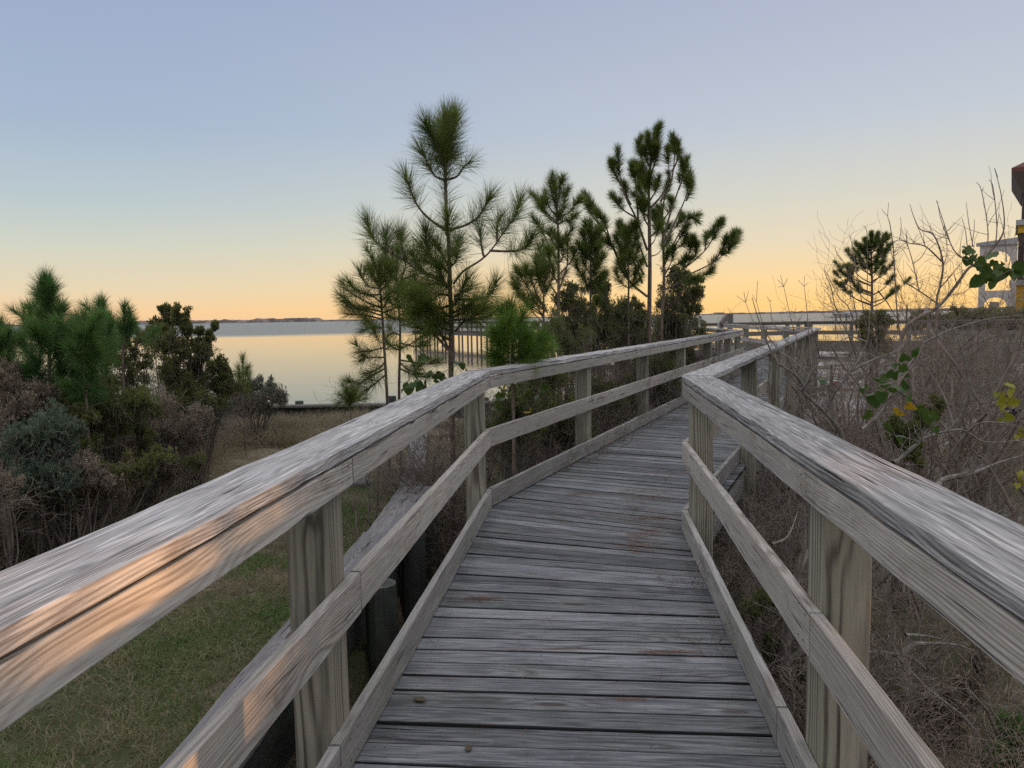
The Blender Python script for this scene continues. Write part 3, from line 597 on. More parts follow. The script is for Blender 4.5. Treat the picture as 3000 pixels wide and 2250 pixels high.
# ---------------------------------------------------------------- vegetation helpers
def rnd_perp(D):
    R = RG.normal(size=D.shape); R -= D*(R*D).sum(1)[:, None]; return R/(np.linalg.norm(R, axis=1)[:, None]+1e-9)
def strips(P0, D, L, Wd, curve, grav=0.):
    """needles or blades: two-segment tapering strips. returns V, quads, tris"""
    N = len(P0); S_ = rnd_perp(D); Cv = rnd_perp(D)*curve[:, None] if np.ndim(curve) else rnd_perp(D)*curve
    mid = P0+D*(L*.5)[:, None]; D2 = D+Cv+np.array((0, 0, -grav)); D2 /= np.linalg.norm(D2, axis=1)[:, None]
    tip = mid+D2*(L*.5)[:, None]; w_ = (Wd*.5)[:, None]
    V = np.stack([P0-S_*w_, P0+S_*w_, mid+S_*w_*.8, mid-S_*w_*.8, tip], 1).reshape(-1, 3); b = np.arange(N)*5
    return V, np.stack([b, b+1, b+2, b+3], 1), np.stack([b+3, b+2, b+4], 1)
class Needles:
    def __init__(s): s.P = []; s.D = []; s.L = []; s.W = []; s.A = []
    def shoot(s, pts, dens, L, w, a0=28, a1=75, t0=0., a_tip=26):
        L = L*1.3; dens = dens*1.25; w = w*1.15; a1 = a1+4
        pts = np.asarray(pts, float); seg = np.linalg.norm(np.diff(pts, axis=0), axis=1); cum = np.concatenate([[0], np.cumsum(seg)]); T = cum[-1]
        N = max(8, int(dens*(T*(1-t0)+L*.35))); t = t0+(1-t0)*RG.random(N)**.8; x = t*T
        Pp = np.stack([np.interp(x, cum, pts[:, k]) for k in range(3)], 1); x2 = np.minimum(x+.02, T); x1 = x2-.03
        D = np.stack([np.interp(x2, cum, pts[:, k])-np.interp(x1, cum, pts[:, k]) for k in range(3)], 1); D /= np.linalg.norm(D, axis=1)[:, None]+1e-9
        base = np.interp(t, [t0, 1], [a1, (a0+a_tip)/2]); an = np.radians(base+RG.normal(size=N)*13)
        R = rnd_perp(D); dd = D*np.cos(an)[:, None]+R*np.sin(an)[:, None]; dd[:, 2] += .12; dd /= np.linalg.norm(dd, axis=1)[:, None]
        s.P.append(Pp); s.D.append(dd); s.L.append(L*RG.uniform(.65, 1.05, N)); s.W.append(np.full(N, w)); s.A.append(np.full(N, .12))
    def build(s, name, mat, parent):
        P0 = np.concatenate(s.P); D = np.concatenate(s.D); L = np.concatenate(s.L); Wd = np.concatenate(s.W)
        V, Q, T = strips(P0, D, L, Wd, .09, .06); r = RG.random(len(P0))
        return np_mesh(name, V, Q, T, [mat], parent, False, np.concatenate([r, r]))
def smooth_pts(pts, n=4):
    pts = np.asarray(pts, float)
    if len(pts) < 3: return np.array([pts[0]+(pts[-1]-pts[0])*t for t in np.linspace(0, 1, n+1)])
    out = []
    for i in range(len(pts)-1):
        p0 = pts[max(i-1, 0)]; p1 = pts[i]; p2 = pts[i+1]; p3 = pts[min(i+2, len(pts)-1)]
        for t in np.arange(n)/n: out.append(.5*((2*p1)+(-p0+p2)*t+(2*p0-5*p1+4*p2-p3)*t*t+(-p0+3*p1-3*p2+p3)*t**3))
    out.append(pts[-1]); return np.array(out)
def segs_mesh(name, A, B, ra, rb, mat, parent, k=3, loc=None):
    A = np.asarray(A, float); B = np.asarray(B, float); ra = np.asarray(ra); rb = np.asarray(rb); N = len(A)
    D = B-A; D /= np.linalg.norm(D, axis=1)[:, None]+1e-9; U = rnd_perp(D); Wv = np.cross(D, U); V = np.zeros((N, 2*k, 3))
    for j in range(k):
        an = 2*math.pi*j/k; o = U*math.cos(an)+Wv*math.sin(an); V[:, j] = A+o*ra[:, None]; V[:, k+j] = B+o*rb[:, None]
    b = np.arange(N)*2*k; Q = np.concatenate([np.stack([b+j, b+(j+1) % k, b+k+(j+1) % k, b+k+j], 1) for j in range(k)])
    return np_mesh(name, V.reshape(-1, 3), Q, None, [mat], parent, True, loc=loc)
class Tubes:
    def __init__(s): s.V = []; s.Q = []
    def add(s, pts, r0, r1, k=6, n=4):
        p = smooth_pts(pts, n); m = len(p); V, Q = tube(p, [r0+(r1-r0)*i/(m-1) for i in range(m)], k); o = len(s.V); s.V += V; s.Q += [tuple(o+i for i in q) for q in Q]
    def build(s, name, mat, parent): return np_mesh(name, s.V, s.Q, None, [mat], parent, True)
def W3(c, pts, Y, dy=0.): n = len(pts); return [P(*cp(c, *p), Y+dy*(i/max(1, n-1))) for i, p in enumerate(pts)]
def pine(c, trunk, Y, limbs, label, r0, nl, nw, dens, mat=None, leader=.28, fills=6, fl=.5, base_to_ground=True, group='young long needled pines', sub=1, maxfill=.8):
    """trunk and limbs traced in the photo, given depth; fills: further limbs towards and away from the viewer"""
    T = W3(c, trunk, Y); 
    if base_to_ground: T = [np.array((T[0][0], Y, float(ground_z(T[0][0], Y))-.1))]+T
    root = empty('pine_tree', tuple(T[0]), label, 'pine tree', group); tr = Tubes(); tr.add(T, r0, .008, 8); tr.build('trunk', M_BARK, root)
    br = Tubes(); nd = Needles(); Tn = smooth_pts(T, 6); top = Tn[-1]; H = top[2]-T[0][2]
    # leader
    k = 1
    while k < len(Tn)-2 and np.linalg.norm(top-Tn[-k-1]) < leader: k += 1
    nd.shoot(Tn[-k-1:], dens*1.6, nl, nw, 20, 62)
    for l in limbs:
        pts, opt = (l[0], l[1]) if isinstance(l, tuple) and isinstance(l[1], dict) else (l, {})
        dyr = opt.get('dy', random.uniform(-.35, .35)*nl/.2); Lp = W3(c, pts, Y, dyr); sp_ = smooth_pts(Lp, 4)
        ln = sum(np.linalg.norm(sp_[i+1]-sp_[i]) for i in range(len(sp_)-1)); br.add(Lp, opt.get('r', min(.3*r0+.004+ln*.003, r0*.55)), .0035, 5)
        ft = opt.get('f', max(0., 1-max(nl*1.9, .15)/max(ln, .05)))
        nd.shoot(sp_, dens*opt.get('d', 1.), nl*opt.get('nl', 1), nw, 25, 72, ft)
        for q in range(sub if ln > nl*1.6 else 0):
            i = int(len(sp_)*random.uniform(.5, .85)); p0 = sp_[i]; dr = sp_[min(i+1, len(sp_)-1)]-p0; dr /= np.linalg.norm(dr)+1e-9
            e = dr*.6+np.array((random.uniform(-.5, .5), random.uniform(-.8, .8), random.uniform(.1, .8))); e /= np.linalg.norm(e); L2 = nl*random.uniform(.5, 1.1)
            pp = [p0, p0+e*L2*.5+np.array((0, 0, .01)), p0+e*L2+np.array((0, 0, .05*L2))]; br.add(pp, .005, .003, 4, 2); nd.shoot(smooth_pts(pp, 3), dens, nl*.85, nw, 25, 72, .3)
    for q in range(fills):
        h = random.uniform(.35, maxfill); i = int((len(Tn)-1)*h); p0 = Tn[i]; an = random.choice((math.pi/2, -math.pi/2))+random.uniform(-.9, .9); L2 = fl*(1.1-h)*random.uniform(.6, 1.2)
        e = np.array((math.cos(an), math.sin(an), 0)); pp = [p0, p0+e*L2*.5+np.array((0, 0, .12*L2)), p0+e*L2+np.array((0, 0, .55*L2))]; br.add(pp, .3*r0, .003, 5, 3); nd.shoot(smooth_pts(pp, 3), dens, nl, nw, 25, 72, max(0, 1-nl*1.4/L2))
    if br.V: br.build('branches', M_BARK, root)
    nd.build('needles', mat or M_NEEDLE, root); return root
def ends(trunk, es, rise=.55, base=.0):
    out = []
    for (x, y) in es:
        ys = [p[1] for p in trunk]; yb = min(max(ys), y+abs(x-trunk[-1][0])*rise+60+base); k = sorted(trunk, key=lambda p: p[1]); xb = float(np.interp(yb, [p[1] for p in k], [p[0] for p in k]))
        out.append([(xb, yb), (xb+(x-xb)*.55, yb+(y-yb)*.35), (x, y)])
    return out
# ---- the pines
t1 = [(1165+0, 1120), (1168, 780), (1160, 480), (1145, 0)]
T1 = [cp(4, *p) for p in t1]+[cp(2, *p) for p in ((1130, 1180), (1120, 700), (1110, 560), (1107, 420), (1125, 270))]
def c2(l): return [cp(2, *p) for p in l]
def c4(l): return [cp(4, *p) for p in l]
L1 = [(c2([(1112, 660), (1060, 520), (1000, 400), (965, 320)]), {'f': .05, 'd': 1.5}), (c2([(1112, 640), (1150, 480), (1185, 360), (1195, 250)]), {'f': .05, 'd': 1.6}), (c2([(1112, 650), (1110, 450), (1080, 330)]), {'f': 0, 'd': 1.5}),
 (c2([(1110, 765), (1030, 730), (970, 620), (930, 540)]), {'f': .3}), (c2([(1125, 765), (1210, 740), (1270, 660), (1320, 620)]), {'f': .4, 'd': .45}), (c2([(1128, 1010), (1120, 900), (1115, 770)]), {'f': 0, 'd': .45, 'dy': 0, 'r': .004}),
 (c2([(1130, 1180), (1000, 1090), (905, 990), (845, 870), (800, 750)]), {'f': .5, 'd': .9}), (c2([(1150, 1175), (1290, 1130), (1390, 1060), (1450, 960), (1480, 910)]), {'f': .3, 'd': .9}),
 (c2([(1185, 1610), (1260, 1510), (1400, 1420), (1490, 1335), (1600, 1180), (1690, 1050), (1725, 930)]), {'f': .52, 'r': .013, 'd': .9}), (c2([(1480, 1340), (1640, 1345), (1760, 1320), (1820, 1230)]), {'f': .3}), (c2([(1430, 1385), (1410, 1290), (1400, 1170)]), {'f': .1, 'd': .6}), (c2([(1540, 1260), (1540, 1150), (1560, 1080)]), {'f': .1, 'd': .7}),
 (c2([(1145, 1620), (900, 1500), (760, 1400), (600, 1310), (530, 1230), (490, 1110)]), {'f': .62, 'r': .011}), (c2([(770, 1410), (765, 1300), (750, 1200)]), {'f': .1, 'd': 1.1}), (c2([(690, 1360), (640, 1300), (640, 1200)]), {'f': .2, 'd': .7}),
 (c2([(1130, 1640), (1060, 1480), (990, 1380), (965, 1270), (960, 1180)]), {'f': .45}), (c2([(1150, 1480), (1200, 1430), (1215, 1370)]), {'f': .2, 'd': .7}), (c2([(1060, 1480), (1000, 1440), (930, 1420)]), {'f': .1, 'd': .7}),
 c4([(1140, 380), (1030, 300), (920, 250), (860, 140)]), c4([(1190, 490), (1380, 490), (1480, 450), (1530, 350)]), (c4([(1190, 470), (1270, 430), (1330, 400)]), {'d': .6}), c4([(1200, 750), (1290, 650), (1400, 650), (1500, 610)]), c4([(1150, 540), (1060, 560), (930, 520), (830, 450)]),
 (c4([(1160, 920), (1100, 800), (1020, 640), (980, 440)]), {'f': .75, 'd': .5}), (c4([(1140, 900), (1040, 780), (930, 650), (880, 560)]), {'f': .8, 'd': .5}), c4([(1170, 640), (1100, 600), (1020, 610), (960, 560)]), c4([(1180, 600), (1270, 560), (1330, 540)]), c4([(1160, 820), (1060, 770), (980, 760), (900, 720)]), c4([(1170, 700), (1080, 680), (1000, 700)])]
L1 += [c4(l) for l in ([(1160, 300), (1080, 200), (1000, 150), (930, 60)], [(1165, 420), (1100, 330), (1060, 220)], [(1165, 380), (1050, 360), (940, 380)], [(1170, 560), (1230, 470), (1290, 330)], [(1175, 640), (1280, 590), (1400, 560)], [(1170, 740), (1090, 720), (960, 620), (880, 600)], [(1165, 680), (1060, 650), (980, 520)], [(1160, 460), (1040, 440), (900, 430)], [(1170, 660), (1330, 640), (1450, 560)], [(1160, 240), (1090, 120), (1040, 40)])]
pine(0, T1, 7.5, L1, 'tallest near pine with a dense dark tufted top, just left of the second railing section', .030, .21, .0027, 800, fills=3, leader=.5, sub=0)
T2t = c4([(650, 1340), (625, 900), (610, 650), (592, 400), (588, 300), (585, 200)])
L2 = [c4(l) for l in ([(600, 560), (480, 510), (360, 440), (300, 400)], [(600, 620), (450, 570), (340, 520), (290, 500)], [(610, 650), (480, 620), (380, 610), (320, 610)], [(592, 400), (500, 385), (440, 310), (420, 250)], [(612, 720), (520, 720), (450, 745)], [(620, 880), (520, 905), (430, 915)], [(628, 960), (520, 960), (430, 985)], [(600, 600), (690, 570), (760, 540)], [(600, 520), (540, 470), (470, 440)], [(590, 370), (520, 290), (500, 230)], [(590, 380), (640, 300), (660, 230)], [(588, 330), (550, 220), (530, 150)], [(630, 1000), (560, 1060), (480, 1090)], [(605, 560), (560, 540), (470, 560)], [(592, 360), (640, 200), (640, 140)])]
L2 += [c4(l) for l in ([(595, 450), (500, 450), (400, 420), (340, 350)], [(605, 590), (500, 570), (380, 560)], [(590, 400), (540, 330), (530, 240)], [(590, 420), (660, 350), (690, 260)], [(600, 500), (680, 440), (740, 420)], [(610, 640), (700, 640), (780, 660)], [(630, 1050), (500, 1120), (420, 1180)], [(635, 1100), (540, 1180), (480, 1230)], [(628, 900), (700, 860), (760, 880)])]
pine(0, T2t, 9.2, L2, 'thin leaning pine nearest the open water, leftmost of the central pines', .021, .17, .0028, 520, fills=3, leader=.4)
T3t = c4([(745, 1300), (750, 950), (752, 700), (732, 450), (722, 250), (735, 100)])
L3 = [c4(l) for l in ([(730, 400), (700, 250), (690, 130)], [(730, 400), (790, 250), (800, 150)], [(740, 500), (850, 440), (910, 400)], [(750, 890), (840, 850), (950, 770), (1010, 730)], [(750, 900), (690, 880), (650, 840)], [(750, 980), (860, 1000), (980, 1015), (1060, 1000)], [(750, 700), (830, 690), (880, 640)], [(745, 650), (680, 640), (640, 600)], [(735, 450), (660, 400), (640, 340)], [(740, 560), (820, 560), (900, 590)], [(750, 780), (700, 760), (650, 790)], [(748, 1000), (820, 1060), (900, 1090)], [(735, 420), (780, 330), (860, 300)])]
L3 += [c4(l) for l in ([(735, 430), (800, 380), (880, 380)], [(738, 460), (830, 480), (940, 470)], [(745, 620), (840, 600), (930, 540)], [(750, 840), (860, 870), (960, 860)], [(730, 350), (660, 280), (640, 200)], [(745, 560), (680, 520), (650, 460)], [(750, 1050), (860, 1100), (960, 1120)])]
pine(0, T3t, 9.8, L3, 'slim pine with a dense dark top, right of the thin leaning pine', .021, .165, .0028, 560, fills=3, leader=.5)
T4t = [(490, 1400), (490, 1200), (490, 950), (485, 750), (475, 600), (468, 500)]
L4 = [[(485, 730), (400, 655), (350, 575)], [(485, 700), (430, 630), (410, 550)], [(485, 690), (520, 620), (540, 550)], [(490, 700), (565, 660), (612, 590)], [(485, 740), (430, 700), (380, 640)], [(490, 740), (540, 715), (560, 730)], [(490, 1000), (440, 880), (380, 770), (335, 700)], [(490, 1100), (400, 960), (370, 880)], [(490, 1150), (540, 1000), (545, 900), (535, 850)], [(490, 900), (450, 840), (440, 810)], [(475, 640), (450, 560), (440, 490)], [(475, 640), (495, 560), (500, 480)], [(490, 1050), (570, 960), (590, 900)], [(490, 1180), (430, 1090), (390, 980)], [(490, 980), (520, 930), (510, 860)]]
pine(3, T4t, 12.2, L4, 'medium pine with a rounded open top, halfway between the two tallest pines', .033, .17, .0038, 560, fills=6, leader=.55, sub=2)
T6t = [(400, 1420), (400, 1250), (400, 1120), (405, 1000)]
L6 = [[(395, 1290), (280, 1190), (210, 1070)], [(400, 1230), (300, 1120), (290, 1000)], [(400, 1150), (360, 1060), (350, 950)], [(405, 1100), (440, 1000), (425, 920)], [(395, 1310), (330, 1170), (240, 1030)], [(405, 1180), (450, 1080), (465, 1030)], [(400, 1300), (300, 1230), (240, 1130)], [(400, 1250), (340, 1120), (320, 1060)], [(400, 1160), (370, 1100), (390, 980)], [(400, 1340), (330, 1270), (280, 1180)]]
pine(3, T6t, 11.0, L6, 'short bushy pine behind the bright young pine, left of the medium pine', .02, .17, .0036, 520, fills=4, leader=.3, sub=2)
T5t = [(685, 1450), (685, 1000), (685, 880), (680, 740)]
pine(3, T5t, 12.6, ends(T5t, [(630, 800), (655, 740), (745, 780), (610, 860), (700, 830), (740, 880), (720, 780), (600, 1000), (640, 960), (760, 940), (720, 990), (640, 1050), (770, 1040), (650, 880)]), 'narrow small pine right of the medium pine, among dark shrubs', .022, .17, .0038, 700, fills=6, leader=.3, sub=1)
T5b = [(915, 1350), (915, 1050), (905, 900), (895, 800)]
pine(3, T5b, 13.0, ends(T5b, [(865, 750), (845, 830), (960, 830), (940, 770), (870, 880), (930, 900), (850, 980), (980, 880), (890, 1000), (1000, 950), (840, 1040), (960, 1040)]), 'narrow small pine just left of the trunk of the tallest far pine', .02, .16, .0038, 700, fills=5, leader=.3)
T7t = [(1040, 1420), (1045, 1000), (1040, 650), (1040, 480), (1062, 300), (1082, 190)]
L7 = [[(1030, 1180), (900, 1060), (800, 830), (740, 740), (690, 620)], [(740, 740), (690, 680), (670, 590)], [(800, 830), (780, 760), (740, 690)], [(860, 960), (820, 880), (770, 850)], [(1030, 900), (960, 700), (900, 580), (865, 450), (848, 290)], [(870, 500), (835, 440), (815, 400)], [(930, 620), (900, 560), (895, 520)], [(960, 700), (880, 650), (825, 580)], [(975, 730), (965, 560), (955, 470), (935, 390)], [(960, 520), (985, 470), (975, 420)], [(1035, 480), (1000, 360), (975, 250)], [(1035, 450), (1050, 330), (1035, 220)], [(1060, 330), (1085, 250), (1095, 170)], [(1055, 430), (1080, 350), (1085, 290)], [(1050, 400), (1020, 340), (1010, 290)], [(1050, 640), (1120, 560), (1160, 460), (1150, 290)], [(1110, 600), (1170, 500), (1195, 330), (1180, 210)], [(1180, 420), (1215, 340), (1215, 260)], [(1120, 850), (1180, 640), (1240, 470), (1268, 350)], [(1220, 530), (1250, 440), (1250, 380)], [(1130, 870), (1200, 720), (1265, 570), (1290, 440)], [(1265, 600), (1290, 540), (1295, 490)],
 [(1000, 1100), (920, 900), (870, 800), (860, 740)], [(1010, 1050), (960, 950), (905, 840), (920, 780)], [(1030, 1000), (980, 860), (955, 740)], [(1040, 560), (1000, 500), (1010, 420)], [(1042, 600), (1080, 540), (1090, 480)], [(1042, 700), (990, 650), (985, 600)], [(1045, 760), (1010, 700), (1015, 620)], [(1045, 820), (1100, 760), (1090, 700)]]
pine(3, T7t, 13.2, L7, 'tallest far pine with many upright tufts, beside the bend of the left railing', .045, .15, .0042, 900, fills=10, leader=.4, sub=2, fl=.8)
T8t = [(1115, 1420), (1130, 1100), (1125, 850), (1120, 700), (1130, 600), (1160, 480)]
L8 = [[(1130, 1000), (1210, 820), (1290, 700), (1330, 720)], [(1140, 1060), (1250, 1010), (1380, 900), (1440, 800), (1480, 720)], [(1250, 1060), (1400, 990), (1500, 920), (1560, 860)], [(1380, 900), (1385, 850), (1395, 810)], [(1440, 960), (1480, 900), (1510, 830)], [(1330, 1060), (1370, 1050), (1410, 1035)], [(1130, 920), (1220, 880), (1290, 830)], [(1150, 1020), (1220, 980), (1290, 950)], [(1260, 1000), (1320, 930), (1330, 870)], [(1130, 850), (1200, 760), (1240, 700)], [(1440, 820), (1430, 760), (1470, 740)], [(1500, 920), (1530, 900), (1550, 800)], [(1125, 800), (1080, 730), (1075, 680)], [(1125, 720), (1170, 650), (1180, 600)], [(1130, 1060), (1180, 960), (1190, 880)], [(1130, 1140), (1240, 1090), (1330, 1080)], [(1400, 990), (1440, 960), (1450, 950)], [(1150, 940), (1230, 820), (1260, 760)], [(1250, 1010), (1290, 900), (1300, 830)], [(1560, 860), (1575, 830), (1580, 800)]]
pine(3, T8t, 14.2, L8, 'wide spreading pine whose long limbs reach right, behind the tallest far pine', .033, .15, .0044, 800, fills=6, leader=.35, sub=2)
T9t = c4([(1665, 1100), (1665, 900), (1660, 780), (1645, 640), (1650, 580)])
L9 = [(c4(l), {'f': .2, 'd': 1.2}) for l in ([(1665, 930), (1600, 900), (1530, 840)], [(1665, 930), (1760, 900), (1860, 880), (1920, 840)], [(1665, 980), (1740, 960), (1800, 900)], [(1660, 850), (1700, 790), (1720, 720)], [(1655, 760), (1600, 680), (1570, 600)], [(1655, 760), (1720, 680), (1750, 610)], [(1650, 700), (1650, 620), (1630, 560)], [(1665, 1000), (1590, 990), (1510, 940)], [(1665, 1030), (1780, 1010), (1850, 960)], [(1660, 830), (1610, 760), (1600, 700)], [(1665, 1040), (1600, 1030), (1540, 1010)], [(1665, 1040), (1720, 1040), (1780, 1050)], [(1665, 1000), (1700, 980), (1730, 940)], [(1665, 900), (1620, 870), (1590, 810)], [(1665, 960), (1850, 940), (1960, 900)], [(1665, 900), (1740, 850), (1790, 790)])]
pine(0, T9t, 6.9, L9, 'bright green bushy young pine close behind the corner of the left railing', .018, .165, .0024, 950, mat=M_NEEDLE_Y, fills=2, fl=.35, leader=.22, sub=1)
T10t = [(800, 1640), (805, 1250), (800, 1000), (796, 850), (800, 770)]
E10 = [(800, 750), (730, 800), (660, 830), (570, 900), (470, 1010), (460, 1100), (460, 1180), (520, 1210), (600, 1030), (640, 890), (700, 1000), (770, 1010), (850, 1000), (880, 900), (900, 840), (930, 750), (980, 840), (920, 970), (1000, 1010), (950, 890), (1000, 1140), (650, 1230), (560, 1040), (590, 1130), (700, 860), (760, 830), (840, 820), (860, 760), (620, 960), (680, 940), (740, 920), (520, 1090), (960, 760), (910, 1060), (1030, 1240), (1150, 1160)]
pine(6, T10t, 14.0, ends(T10t, E10, .35, 40), 'lone round topped pine rising from the bare brush on the right', .028, .085, .0038, 1150, fills=5, fl=.5, leader=.12, sub=3)
# pines at the left
def lp(trunk, es, Y, lab, nl=.2, dens=800, r0=.016, mat=None, leader=.3, fills=6, rise=.55, w=.0026, sub=1):
    pine(1, trunk, Y, ends(trunk, es, rise, 40), lab, r0, nl, w, dens, mat=mat, leader=leader, fills=fills, fl=.45, sub=sub)
lp([(325, 1100), (322, 700), (316, 450), (306, 300)], [(270, 300), (340, 310), (300, 260), (330, 350), (280, 380), (400, 480), (390, 600), (240, 620), (420, 700), (200, 760), (440, 800), (180, 850), (400, 880), (260, 900), (450, 620), (250, 500)], 6.6, 'tallest of the left pines, with a fat upright needle top above the horizon', .13, 1100, .017, M_NEEDLE_B, .42)
lp([(205, 1000), (205, 700), (203, 520), (200, 470)], [(190, 440), (150, 520), (260, 520), (120, 640), (160, 700), (60, 760), (270, 720), (110, 860), (230, 850)], 7.2, 'pale needled pine just left of the fat topped left pine', .12, 600, .012, M_NEEDLE_B, .2)
lp([(668, 1000), (668, 700), (664, 500), (658, 420)], [(640, 560), (720, 560), (590, 660), (730, 680), (600, 800), (700, 800), (640, 720), (560, 900), (680, 900), (620, 960), (520, 820)], 7.0, 'left pine with a round fan of needles, second tallest of the left pines', .115, 950, .014, M_NEEDLE_B, .16)
lp([(800, 900), (800, 640), (805, 520), (808, 450)], [(840, 500), (770, 560), (860, 560), (740, 620), (790, 600), (720, 720)], 7.8, 'small pine between the fan topped pine and the broad leafy shrub', .115, 800, .012, M_NEEDLE_B, .2, 3)
lp([(556, 1000), (556, 760), (553, 600), (548, 520)], [(500, 560), (600, 560), (480, 640), (620, 640), (520, 700), (450, 700), (640, 740), (480, 850), (590, 860), (540, 780), (430, 950), (650, 1020), (500, 1040)], 6.4, 'dark bushy pine in front, between the two tallest left pines', .13, 1100, .015, M_NEEDLE_B, .25)
lp([(20, 1000), (15, 760), (10, 620), (5, 560)], [(60, 600), (-40, 600), (70, 680), (-30, 700), (50, 780), (90, 860), (-20, 860), (40, 900)], 6.8, 'pine cut by the left edge of the view', .13, 800, .014, M_NEEDLE_B, .2)
lp([(1578, 1090), (1577, 950), (1575, 850), (1572, 770)], [(1600, 840), (1540, 830), (1620, 880), (1550, 900), (1600, 950)], 11.5, 'tiny thin pine standing alone against the water, right of the left shrubs', .13, 420, .01, M_NEEDLE, .25, 2)
pine(4, [(350, 1340), (350, 1300), (345, 1270)], 12.5, [[(350, 1330), (300, 1290), (270, 1270)], [(350, 1330), (400, 1290), (440, 1260)], [(350, 1330), (330, 1260), (320, 1230)], [(350, 1330), (380, 1260), (390, 1230)], [(350, 1335), (300, 1320), (260, 1330)], [(350, 1335), (420, 1310), (460, 1300)]], 'low drooping pine seedling beside the seawall under the leaning pine', .012, .2, .003, 380, fills=4, fl=.4, leader=.2)
# ---------------------------------------------------------------- leafy and twiggy shrubs
def leaves_arr(P0, D, size, fold=.25, asp=.38):
    N = len(P0); S_ = rnd_perp(D); Nn = np.cross(D, S_); L = size[:, None]
    V = np.stack([P0, P0+D*L*.5+S_*L*asp*.5+Nn*L*fold*.3, P0+D*L, P0+D*L*.5-S_*L*asp*.5+Nn*L*fold*.3], 1).reshape(-1, 3); b = np.arange(N)*4
    return V, np.stack([b, b+1, b+2, b+3], 1)
def bush(label, c, blobs, Y, base, mat_leaf, mat_twig=None, leaf=.035, dens=1., twigs=1., cat='shrub', name='leafy_shrub', dyf=1., fluff=0, asp=.38, group=None, stemr=.012, up=.25, leafy=1.):
    """blobs: (x, y, radius) of the clumps in the photo; every clump becomes a ball of twigs and leaves at its own depth"""
    bx, by = cp(c, *base[:2]); sc = CR[c][2]; b0 = P(bx, by, Y); b0 = np.array((b0[0], Y, float(ground_z(b0[0], Y))-.05))
    root = empty(name, tuple(b0), label, cat, group); tr = Tubes(); A = []; B = []; LP_ = []; LD = []; FP = []
    blobs = list(blobs); nb_ = len(blobs)
    for i_ in range(nb_ if nb_ > 3 else 0):
        a_ = blobs[i_]; o_ = sorted((q for q in blobs[:nb_] if q is not a_), key=lambda q: (q[0]-a_[0])**2+(q[1]-a_[1])**2)[random.randrange(0, min(3, nb_-1))]; blobs.append(((a_[0]+o_[0])/2+random.uniform(-20, 20), (a_[1]+o_[1])/2+random.uniform(-20, 20), min(a_[2], o_[2])*.75))
    for (x, y, r) in blobs:
        R_ = r*sc/F*Y; dy = random.uniform(-.6, .6)*min(1., R_*3)*dyf; ctr = P(*cp(c, x, y), Y+dy)
        if ctr[2] < b0[2]+R_*.3: ctr[2] = b0[2]+R_*.3
        m = (b0+ctr)/2+np.array((random.uniform(-.1, .1), 0, -.12*abs(ctr[0]-b0[0])))
        tr.add([b0+RG.normal(size=3)*np.array((.08, .08, 0)), m, ctr], stemr, .004, 4, 3)
        nt = int((40+420*R_)*twigs); sub = ctr+RG.normal(size=(6, 3))*R_*.5; sr = RG.uniform(.3, .8, 6)*R_; ki = RG.integers(0, 6, nt)
        U = RG.normal(size=(nt, 3)); U /= np.linalg.norm(U, axis=1)[:, None]; E = sub[ki]+U*(sr[ki]*RG.random(nt)**.5)[:, None]*np.array((1, 1, 1.05))
        dd_ = RG.normal(size=(nt, 3))*.45+np.array((0, 0, .75))+U*.35; dd_ /= np.linalg.norm(dd_, axis=1)[:, None]; st_ = E-dd_*(R_*RG.uniform(.3, .8, nt))[:, None]
        E[:, 2] = np.maximum(E[:, 2], b0[2]+.03); st_[:, 2] = np.maximum(st_[:, 2], b0[2]); E[:, 2] += up*.4*R_*RG.random(nt)**3; A.append(st_); B.append(E)
        nl_ = int(nt*14*dens*leafy); k = RG.integers(0, nt, nl_); t = RG.uniform(.35, 1.03, nl_)[:, None]; pp = st_[k]+(E[k]-st_[k])*t; d = E[k]-st_[k]; d /= np.linalg.norm(d, axis=1)[:, None]+1e-9
        d = d+rnd_perp(d)*RG.uniform(.3, 1.3, nl_)[:, None]+np.array((0, 0, .25)); d /= np.linalg.norm(d, axis=1)[:, None]; pp = pp+RG.normal(size=pp.shape)*leaf*.25; LP_.append(pp); LD.append(d)
        if fluff:
            nf = int(nt*fluff); FP.append(E[RG.integers(0, nt, nf)]+RG.normal(size=(nf, 3))*.01)
    tr.build('stems', mat_twig or M_TWIG_D, root); A = np.concatenate(A); B = np.concatenate(B); n = len(A)
    segs_mesh('twigs', A, B, np.full(n, .0028*max(.7, Y/9)), np.full(n, .0012*max(.7, Y/9)), mat_twig or M_TWIG_D, root)
    if leafy:
        LP_ = np.concatenate(LP_); LD = np.concatenate(LD); V, Q = leaves_arr(LP_, LD, leaf*RG.uniform(.6, 1.15, len(LP_)), .3, asp)
        np_mesh('leaves', V, Q, None, [mat_leaf], root, False, RG.random(len(LP_)))
    if FP:
        FP = np.concatenate(FP); m_ = 5; P0 = np.repeat(FP, m_, 0); D = RG.normal(size=P0.shape); D /= np.linalg.norm(D, axis=1)[:, None]; D[:, 2] = abs(D[:, 2])
        V, Q = leaves_arr(P0, D, np.full(len(P0), .013), .3, .9); np_mesh('seed_heads', V, Q, None, [M_FLUFF], root, False, RG.random(len(P0)))
    return root
SMALL = dict(leaf=.028)
